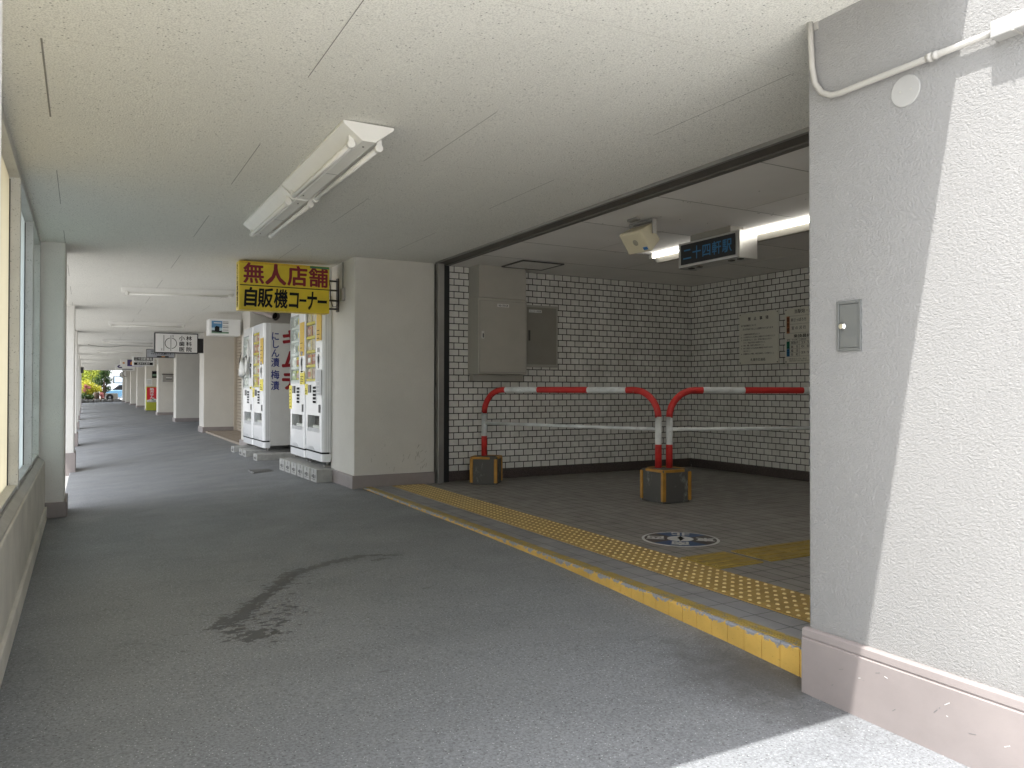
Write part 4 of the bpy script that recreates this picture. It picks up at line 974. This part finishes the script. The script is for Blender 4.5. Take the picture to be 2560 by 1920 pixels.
t, fc = boxsign('hanging_sign', 'small white box sign with a blue building picture', 1.86, 2.36, 13.9, 1.905, 2.18, .35, 'sign_white', 'sign_white', .02, ('sign_white', (2.12, 1.97)))
mb = MB(); yq = 13.895
mb.box(1.895, 2.065, yq-.004, yq, 2.03, 2.145, 0); mb.box(1.895, 2.065, yq-.004, yq, 1.965, 2.03, 1); mb.box(1.895, 2.17, yq-.004, yq, 1.935, 1.965, 2)
mb.prism([(1.945, yq-.005, 1.965), (2.02, yq-.005, 1.965), (2.02, yq-.005, 2.05), (1.97, yq-.005, 2.06), (1.945, yq-.005, 2.04)], (0, .004, 0), 3)
mb.prism([(1.895, yq-.0055, 1.962), (2.06, yq-.0055, 1.95), (2.06, yq-.0055, 1.985), (2.02, yq-.0055, 1.978), (1.93, yq-.0055, 1.985), (1.895, yq-.0055, 1.982)], (0, .004, 0), 3)
mb.box(1.93, 2.05, yq-.0055, yq, 2.105, 2.118, 4)
for k, z in enumerate((2.13, 2.105, 2.06, 2.03, 1.99)): mb.box(2.075, 2.165, yq-.004, yq, z, z+.008+.003*(k % 2), 5)
mb.build('poster', ['photo_sky', 'photo_pale', 'photo_green', 'ink', 'sign_white', 'ink_grey'], fc)

t, fc = boxsign('hanging_sign', 'white dental clinic sign in a black frame with a circle mark', 1.385, 2.292, 18.9, 1.79, 2.245, .16, 'black', 'sign_white', .022)
mb = MB(); mb.box(2.293, 2.41, 18.96, 19.02, 1.81, 2.14); mb.build('bracket', 'black', t)
mb = MB(); yq = 18.895
mb.box(1.572, 1.582, yq-.003, yq, 1.84, 2.19); mb.box(1.716, 1.726, yq-.003, yq, 1.84, 2.19)
for s0, s1 in ((100, 260), (-80, 80)):
    pts = [(1.721+math.cos(R(s0+(s1-s0)*k/20)), math.sin(R(s0+(s1-s0)*k/20))) for k in range(21)]
    for a, c in zip(pts, pts[1:]):
        for_ = [(1.721+(q[0]-1.721)*rr, yq-.002, 2.01+q[1]*rr) for q, rr in ((a, .125), (c, .125), (c, .112), (a, .112))]
        mb.face(for_)
for r_, s in enumerate(('小林', '歯科', '医院')):
    for k, ch in enumerate(s): put(mb, ch, (1.885+k*.15, yq, 2.075-r_*.125), f, UP, .125, .11, bold=.022, lift=.002)
put(mb, '医院', (1.75, yq, 2.14), f, UP, .03, .06, vertical=True, lift=.002); put(mb, '歯科', (1.52, yq, 1.84), f, UP, .03, .06, vertical=True, lift=.002)
mb.build('lettering', 'ink', fc)
t, fc = boxsign('hanging_sign', 'grey sign with dark lettering half hidden behind the dental sign', 1.62, 2.385, 25.0, 1.9, 2.15, .14, 'dark_metal', 'sign_grey', .015)
mb = MB(); put(mb, 'サティアぐる札幌センター', (1.74, 24.995, 1.985), f, UP, .60, .06, bold=.03, lift=.003); put(mb, 'MRI', (1.74, 24.995, 2.06), f, UP, .13, .06, bold=.02, lift=.003)
mb.box(1.9, 2.22, 24.99, 24.996, 1.918, 1.95, 0); mb.box(2.03, 2.12, 24.988, 24.991, 1.92, 1.948, 1); mb.build('lettering', ['ink', 'orange'], fc)
t, fc = boxsign('hanging_sign', 'black and white pharmacy sign', 1.565, 2.292, 31.2, 1.815, 2.16, .15, 'sign_white', 'sign_white', .03, ('sign_white', (2.0, 1.9)))
mb = MB(); yq = 31.193; mb.box(1.62, 2.24, yq-.004, yq, 2.005, 2.125, 1); mb.box(1.62, 2.24, yq-.004, yq, 1.845, 1.94, 1)
put(mb, '二十四軒薬局', (1.64, yq-.004, 2.012), f, UP, .58, .105, 0, bold=.02, lift=.003); put(mb, '処方せん受付', (1.72, yq-.004, 1.852), f, UP, .42, .08, 0, bold=.02, lift=.003); put(mb, 'PHARMACY', (1.66, yq, 1.95), f, UP, .54, .05, 2, lift=.003)
mb.build('lettering', ['sign_white', 'ink', 'ink_grey'], fc)
t, fc = boxsign('hanging_sign', 'white and dark purple sign with an orange emblem', 1.41, 2.3, 37.4, 1.925, 2.255, .15, 'sign_white', 'sign_white', .02, ('sign_white', (2.05,)))
mb = MB(); yq = 37.392; mb.box(1.68, 2.27, yq-.004, yq, 1.955, 2.235, 0); mb.box(1.68, 2.27, yq-.006, yq, 1.955, 1.985, 1)
mb.prism([(1.80, yq-.008, 2.02), (1.98, yq-.008, 2.02), (1.97, yq-.008, 2.12), (1.92, yq-.008, 2.17), (1.86, yq-.008, 2.17), (1.80, yq-.008, 2.12)], (0, .006, 0), 2)
mb.disc((1.54, yq, 2.09), (0, -1, 0), .05, .004, 2, 12, .035); mb.build('lettering', ['sign_purple', 'violet', 'orange'], fc)
t, fc = boxsign('hanging_sign', 'farthest white sign with a dark arrow shaped mark', 1.41, 2.3, 43.6, 1.89, 2.235, .15, 'sign_white', 'sign_white', .02)
mb = MB(); yq = 43.592
mb.prism([(1.50, yq-.005, 2.09), (1.58, yq-.005, 2.17), (1.72, yq-.005, 2.17), (1.72, yq-.005, 2.01), (1.58, yq-.005, 2.01)], (0, .004, 0), 0); mb.disc((1.62, yq-.006, 2.09), (0, -1, 0), .03, .003, 1, 8)
mb.box(1.72, 2.2, yq-.004, yq, 1.93, 1.975, 2); mb.build('lettering', ['sign_purple', 'sign_white', 'ink_grey'], fc)

# pharmacy stand sign
t = root('stand_sign', 'red and yellow standing sign with white vertical characters', 'stand sign', (2.54, 36.1, .02))
mb = MB(); mb.box(2.33, 2.80, 36.02, 36.24, .06, 1.07); mb.build('case', 'stand_green', t, bevel=.03, seg=3)
mb = MB(); mb.box(2.365, 2.765, 36.0, 36.03, .42, 1.04); fc = mb.build('face_panel', 'stand_red', t)
mb = MB(); mb.prism([(2.365, 35.994, .42), (2.765, 35.994, .42), (2.765, 35.994, .50), (2.70, 35.994, .55), (2.60, 35.994, .57), (2.48, 35.994, .53), (2.365, 35.994, .50)], (0, .006, 0)); mb.build('white_band', 'sign_white', fc)
mb = MB(); put(mb, '処方せん', (2.47, 35.998, .56), f, UP, .17, .46, 0, bold=.035, lift=.003, vertical=True); put(mb, '二十四軒', (2.42, 35.993, .43), f, UP, .30, .065, 1, bold=.03, lift=.003)
mb.prism([(2.53, 35.99, .515), (2.64, 35.99, .515), (2.62, 35.99, .55), (2.585, 35.99, .565), (2.55, 35.99, .55)], (0, .002, 0), 2); mb.build('lettering', ['sign_white', 'ink', 'mark_green'], fc)
for x in (2.37, 2.45, 2.68, 2.76):
    mb = MB(); mb.disc((x, 36.1, .035), (1, 0, 0), .035, .02, 0, 14); mb.build('caster', 'rubber', t)

t = root('letter_box', 'grey metal letter box on the column beyond the dental sign', 'letter box', (2.72, 31.0, 1.25))
mb = MB(); mb.box(2.55, 2.93, 30.9, 31.05, 1.235, 1.50); mb.build('body', 'steel', t, bevel=.004); mb = MB(); mb.box(2.53, 2.95, 30.88, 31.05, 1.50, 1.53); mb.build('lid', 'dark_metal', t)
mb = MB(); mb.box(2.66, 2.86, 30.894, 30.905, 1.33, 1.365, 1); mb.box(2.66, 2.86, 30.893, 30.905, 1.365, 1.395, 0); mb.build('slot', ['sign_white', 'black'], t)
mb = MB(); mb.box(2.645, 2.86, 37.275, 37.3, 1.45, 1.75, 0); mb.box(2.665, 2.84, 37.27, 37.276, 1.53, 1.62, 1); o = mb.build('poster', ['ink', 'photo_green']); tag(o, 'dark framed poster on the column behind the stand sign', 'poster')
mb = MB(); mb.box(2.44, 2.66, 37.285, 37.3, 1.13, 1.41, 0)
for k in range(5): mb.box(2.47, 2.62, 37.283, 37.286, 1.18+k*.04, 1.188+k*.04, 1)
o = mb.build('paper_notice', ['sign_white', 'ink_grey']); tag(o, 'pale paper notice left of the dark poster', 'notice')
for y, lab in ((55.0, 'nearer of two half round mirrors on the far columns'), (60.0, 'farther of two half round mirrors on the far columns')):
    t = root('traffic_mirror', lab, 'mirror', (2.28, y-.05, 1.9), 'mirrors on the far columns')
    n_ = 16; pts = [(2.41-.20*math.sin(math.pi*k/n_), y-.06, 1.925+.21*math.cos(math.pi*k/n_)) for k in range(n_+1)]
    mb = MB(); mb.prism(pts, (0, .06, 0)); mb.build('hood', 'dark_metal', t)
    mb = MB(); mb.prism([(2.405+(p[0]-2.41)*.82, p[1]-.006, 1.925+(p[2]-1.925)*.86) for p in pts], (0, .006, 0)); mb.build('reflector', 'sign_white', t)
mb = MB(); mb.box(-.10, .04, 44.15, 44.28, 1.75, 2.05, 0); mb.box(-.08, .02, 44.14, 44.152, 1.78, 2.02, 1); o = mb.build('wall_lantern', ['dark_metal', 'black']); tag(o, 'dark lantern box on a far street side pillar', 'lantern')

# ------------------------------------------------------------------ shop side fillings
t = root('roller_shutter', 'closed beige slatted shutter left of the far vending machines', 'shutter', (3.15, 16.5, 0))
mb = MB(); n_ = 32; zz = .03
for k in range(n_):
    za, zb_ = zz+k*.069, zz+(k+1)*.069; mb.prism([(3.13, 14.1, za+.004), (3.118, 14.1, za+.012), (3.118, 14.1, zb_-.012), (3.13, 14.1, zb_-.002), (3.16, 14.1, zb_-.002), (3.16, 14.1, za+.004)], (0, 4.66, 0))
mb.build('slat', 'shutter', t); mb = MB(); mb.box(3.155, 3.2, 14.1, 18.76, .0, 2.3); mb.build('backing', 'ink', t)
mb = MB(); mb.box(3.06, 3.125, 18.76, 18.845, .03, 2.3); mb.build('guide_rail', 'shutter', t, bevel=.004)
mb = MB(); mb.tube([(3.09, 17.75, 2.1), (3.08, 17.9, 1.85), (3.08, 18.2, 1.65), (3.08, 18.25, 1.55), (3.08, 18.0, 1.48), (3.08, 17.7, 1.5)], .008, 0, 8); o = mb.build('loose_cable', 'black'); tag(o, 'loose black cable hanging in front of the shutter', 'cable')
mb = MB(); mb.box(2.45, 3.2, 14.07, 18.82, -.05, .033); o = mb.build('doorstep', 'door_tile'); tag(o, kind='structure')
mb = MB(); mb.box(3.2, 3.4, 8.5, 13.3, -.1, 2.35); mb.box(3.2, 3.4, 13.3, 60.4, -.1, 2.35); o = mb.build('shop_wall', 'shop_wall'); tag(o, 'plain dark wall set back behind the columns', 'wall')
t = root('shop_door', 'dark framed clinic door seen as a sliver beside the dental sign', 'door', (3.15, 22.3, 0))
mb = MB(); mb.box(3.08, 3.18, 19.62, 24.84, 1.95, 2.28); mb.box(3.08, 3.18, 24.75, 24.84, .02, 1.95); mb.box(3.08, 3.18, 19.62, 19.7, .02, 1.95); mb.box(3.08, 3.18, 22.2, 22.3, .02, 1.95); mb.build('frame', 'black', t)
mb = MB(); mb.box(3.125, 3.135, 19.7, 24.75, .02, 1.95); mb.build('glazing', 'black_gloss', t)
t = root('waste_pipe', 'short brown pipe sticking out above the far vending machines', 'pipe', (2.66, 13.0, 2.2))
mb = MB(); mb.tube([(2.50, 13.33, 2.30), (2.60, 13.05, 2.255), (2.70, 12.75, 2.17)], .062, 0, 18, cap=False); mb.tube([(2.62, 12.98, 2.235), (2.71, 12.73, 2.163)], .068, 0, 18, cap=False); mb.build('elbow', 'brown_pipe', t)
mb = MB(); mb.tube([(2.62, 12.99, 2.237), (2.69, 12.79, 2.18)], .055, 0, 18); mb.build('bore', 'black', t)

# ------------------------------------------------------------------ wet streak on the floor
path = [Vector((x, y)) for x, y in ((1.76, 4.61), (1.66, 4.685), (1.54, 4.735), (1.40, 4.70), (1.24, 4.63), (1.08, 4.55), (.98, 4.40), (.90, 4.24), (.80, 4.10), (.70, 3.93), (.60, 3.80), (.555, 3.73))]
wid = [.008, .016, .03, .036, .03, .04, .034, .026, .032, .04, .05, .03]
def wetness(x, y):
    p = Vector((x, y)); best = -9
    for (a, wa), (c, wc) in zip(zip(path, wid), zip(path[1:], wid[1:])):
        ab = c-a; t_ = max(0, min(1, (p-a).dot(ab)/ab.length_squared)); d_ = (p-(a+ab*t_)).length; w_ = (wa+(wc-wa)*t_)*1.5
        best = max(best, 1-d_/w_)
    for ex, ey, rx, ry in ((.665, 3.545, .115, .085), (1.60, 4.58, .075, .028), (.60, 3.64, .05, .03)):
        best = max(best, 1-math.hypot((x-ex)/rx, (y-ey)/ry))
    n1 = mn.fractal(Vector((x*20, y*30, 3.1)), .8, 2.0, 4)
    return best+.60*n1-(.35 if n1 < -.28 else 0)
mb = MB(); st = .0065; nx, nyc = int(1.45/st), int(1.65/st)
for a in range(nx):
    for c in range(nyc):
        x, y = .42+a*st, 3.25+c*st
        if wetness(x, y) > .22:
            e = st*.52; mb.face([(q[0], q[1], zf(*q)+.0012) for q in ((x-e, y-e), (x+e, y-e), (x+e, y+e), (x-e, y+e))])
rw = random.Random(12)
for _ in range(190):
    k = min(len(path)-1, int(3+rw.random()**.6*9)); c = path[k].lerp(path[max(0, k-1)], rw.random()); sp_ = .03+.10*(k/11)
    if k > 7: c = c.lerp(Vector((.74, 3.62)), rw.random()*.9)
    x, y = c.x+rw.gauss(0, sp_), c.y+rw.gauss(0, sp_*.8); r1 = rw.uniform(.003, .011)*(1.4 if rw.random() < .15 else 1); ph = rw.random()*6
    mb.face([(x+r1*2.0*math.cos(w*.7854)*(1+.3*math.sin(w*2+ph)), y+r1*math.sin(w*.7854)*(1+.3*math.cos(w*3+ph)), zf(x, y)+.0016+rw.random()*.0004) for w in range(8)])
o = mb.build('wet_streak', 'wet_floor'); tag(o, 'dark curved streak of spilt water on the grey floor', 'water streak')

# ------------------------------------------------------------------ garden at the far end
mb = MB(); mb.box(-6, 2.35, 61.2, 72, -.31, .20); o = mb.build('garden_soil', 'soil'); tag(o, kind='structure')
rnd = random.Random(4); k = 0
xx = -.8
while xx < 2.3:
    wq = rnd.uniform(.22, .5); mb = MB(); lump(mb, (xx+wq/2, 61.1+rnd.uniform(-.1, .1), .05), (wq*.52, .16, .16+rnd.uniform(0, .05)), 6, 9, 0, k)
    o = mb.build('border_stone', 'rock'); k += 1
    pos = ['first', 'second', 'third', 'fourth', 'fifth', 'sixth', 'seventh', 'eighth', 'ninth', 'tenth', 'eleventh', 'twelfth', 'thirteenth', 'fourteenth'][k-1]
    tag(o, '%s stone from the left in the garden edging' % pos, 'stone', 'stones edging the garden'); xx += wq*.92
t = root('condenser_unit', 'pale air conditioner outdoor unit with round black fan', 'outdoor unit', (1.8, 61.6, .1))
mb = MB(); mb.box(1.40, 2.18, 61.5, 61.82, .10, .64); mb.build('casing', 'cabinet_beige', t, bevel=.015); mb = MB(); mb.disc((1.67, 61.499, .365), (0, -1, 0), .225, .01, 0, 28); gr = mb.build('fan_grille', 'black', t)
mb = MB(); mb.disc((1.67, 61.488, .365), (0, -1, 0), .07, .01, 0, 18); mb.build('fan_hub', 'sign_grey', gr)
for x in (1.5, 2.05):
    mb = MB(); mb.box(x-.05, x+.05, 61.5, 61.82, .02, .10); mb.build('foot', 'cinder', t)
mb = MB(); mb.tube([(2.18, 61.7, .4), (2.26, 61.7, .3), (2.3, 61.7, .22), (2.42, 61.75, .45)], .025, 0, 8); mb.build('hose', 'sign_white', t)
def plant(name, label, cat, trunk, clumps, mt, n_leaf, size, seed, grp):
    rn = random.Random(seed); t = root(name, label, cat, (trunk[0], trunk[1], .2), grp)
    mb = MB()
    for c, rr in clumps:
        base_ = Vector((trunk[0], trunk[1], .18)); mid = base_.lerp(Vector(c), .5)+Vector((rn.uniform(-.08, .08), 0, .1))
        mb.tube([base_, mid, Vector(c)], [trunk[2], trunk[2]*.55, trunk[2]*.2], 0, 7)
    mb.build('trunk', 'bark', t)
    mb = MB(); tot = sum(r_ ** 2 for c, r_ in clumps)
    for c, rr in clumps:
        for _ in range(int(n_leaf*rr*rr/tot)):
            d_ = Vector((rn.gauss(0, 1), rn.gauss(0, 1), rn.gauss(0, 1))).normalized()*(rr*(rn.random() ** .45)*(1+.25*math.sin(5*rn.random())))
            p = Vector(c)+d_; n1 = Vector((rn.gauss(0, 1), rn.gauss(0, 1), rn.gauss(0, .7)+.5)).normalized(); a = n1.orthogonal().normalized(); a.rotate(Matrix.Rotation(rn.uniform(0, 6.28), 3, n1)); b_ = n1.cross(a); s = size*rn.uniform(.6, 1.3)
            mb.face([p-a*s, p+b_*s*.5, p+a*s, p-b_*s*.5])
    mb.build('crown', mt, t); return t
plant('garden_tree', 'dark green leaning tree in the middle of the garden', 'tree', (1.30, 64.2, .10), [((1.0, 64.3, 1.45), .42), ((1.35, 64.2, 1.95), .40), ((1.55, 64.4, 1.55), .36), ((1.5, 64.0, 2.35), .42), ((1.15, 64.5, 1.15), .28), ((1.6, 64.3, .95), .25)], 'leaf_dark', 3200, .055, 1, 'plants in the garden')
plant('garden_tree', 'bright lime tree filling the top of the garden view', 'tree', (.3, 67, .12), [((-.2, 67, 2.2), .8), ((.7, 67.3, 2.4), .75), ((1.3, 67.5, 2.3), .55), ((.1, 66.6, 1.6), .6), ((.8, 66.8, 1.75), .45)], 'leaf_lime', 5200, .07, 2, 'plants in the garden')
plant('garden_shrub', 'yellow leaved shrub low in the garden', 'shrub', (.6, 62.9, .05), [((.25, 62.9, 1.15), .38), ((.62, 62.8, .98), .34), ((.95, 62.9, .92), .26), ((.1, 62.8, .75), .32), ((.45, 62.7, .62), .25)], 'leaf_yellow', 3600, .05, 3, 'plants in the garden')
plant('garden_shrub', 'pink flowering shrub at the left of the garden', 'shrub', (.2, 62.45, .04), [((.2, 62.35, 1.12), .13), ((.38, 62.35, 1.05), .11), ((.12, 62.3, .85), .10)], 'leaf_pink', 500, .04, 4, 'plants in the garden')
plant('garden_shrub', 'small reddish shrub beside the brown tub', 'shrub', (1.16, 62.3, .03), [((1.16, 62.3, .55), .14), ((1.22, 62.3, .40), .13)], 'leaf_pink', 420, .04, 5, 'plants in the garden')
plant('garden_shrub', 'dark low bush under the yellow shrub', 'shrub', (.2, 62.2, .03), [((.05, 62.2, .42), .22), ((.38, 62.3, .38), .20), ((.6, 62.2, .36), .16)], 'leaf_dark', 1200, .045, 6, 'plants in the garden')
mb = MB(); mb.tube([(.88, 62.0, .18), (.88, 62.0, .45), (.88, 62.0, .70)], [.15, .17, .16], 0, 14); o = mb.build('wooden_tub', 'bark'); tag(o, 'dark brown wooden tub below the yellow shrub', 'tub')
t = root('parked_car', 'light blue car parked beyond the garden', 'car', (2.6, 80, -.3))
def carprof(xs, w0, w1):
    mb = MB(); mb.prism([(x, w0, z) for x, z in xs], (0, w1-w0, 0)); return mb
cx = 1.55
mb = carprof([(cx, .0), (cx, .42), (cx+.12, .60), (cx+.9, .70), (cx+3.3, .72), (cx+3.75, .66), (cx+3.8, .0)], 79.2, 80.85)
for i_, v_ in enumerate(mb.v): mb.v[i_] = (v_[0], v_[1], v_[2]+.12)
mb.build('body', 'car_blue', t, bevel=.06, seg=3)
mb = carprof([(cx+.75, .83), (cx+1.35, 1.28), (cx+2.7, 1.30), (cx+3.45, .84)], 79.3, 80.75); mb.build('cabin', 'black_gloss', t, bevel=.05)
mb = carprof([(cx+1.3, 1.285), (cx+1.4, 1.33), (cx+2.65, 1.34), (cx+2.75, 1.29)], 79.3, 80.75); mb.build('roof', 'car_blue', t, bevel=.02)
for x in (cx+.75, cx+3.0):
    for y in (79.2, 80.7):
        mb = MB(); mb.disc((x, y, .0), (0, 1, 0), .31, .18, 0, 20); wl = mb.build('wheel', 'rubber', t); mb = MB(); mb.disc((x, y-.01, .0), (0, 1, 0), .18, .2, 0, 14); mb.build('rim', 'steel_bright', wl)
t = root('house', 'pale house with dark framed window beyond the blue car', 'house', (6, 96, -.3))
mb = MB(); mb.box(1.9, 12, 95, 103, -.31, 6); mb.build('wall', 'house_white', t)
mb = MB(); mb.prism([(1.5, 94.5, 6), (1.5, 103.5, 6), (1.5, 99, 8)], (11, 0, 0)); mb.build('roof', 'sign_grey', t)
for x in (2.9, 6.0):
    mb = MB(); mb.box(x, x+1.4, 94.93, 95.02, 1.55, 2.3); wf = mb.build('window', 'ink', t); mb = MB(); mb.box(x+.12, x+1.3, 94.91, 94.935, 1.62, 2.24); mb.build('pane', 'photo_pale', wf)
bpy.data.objects.remove(_fo)
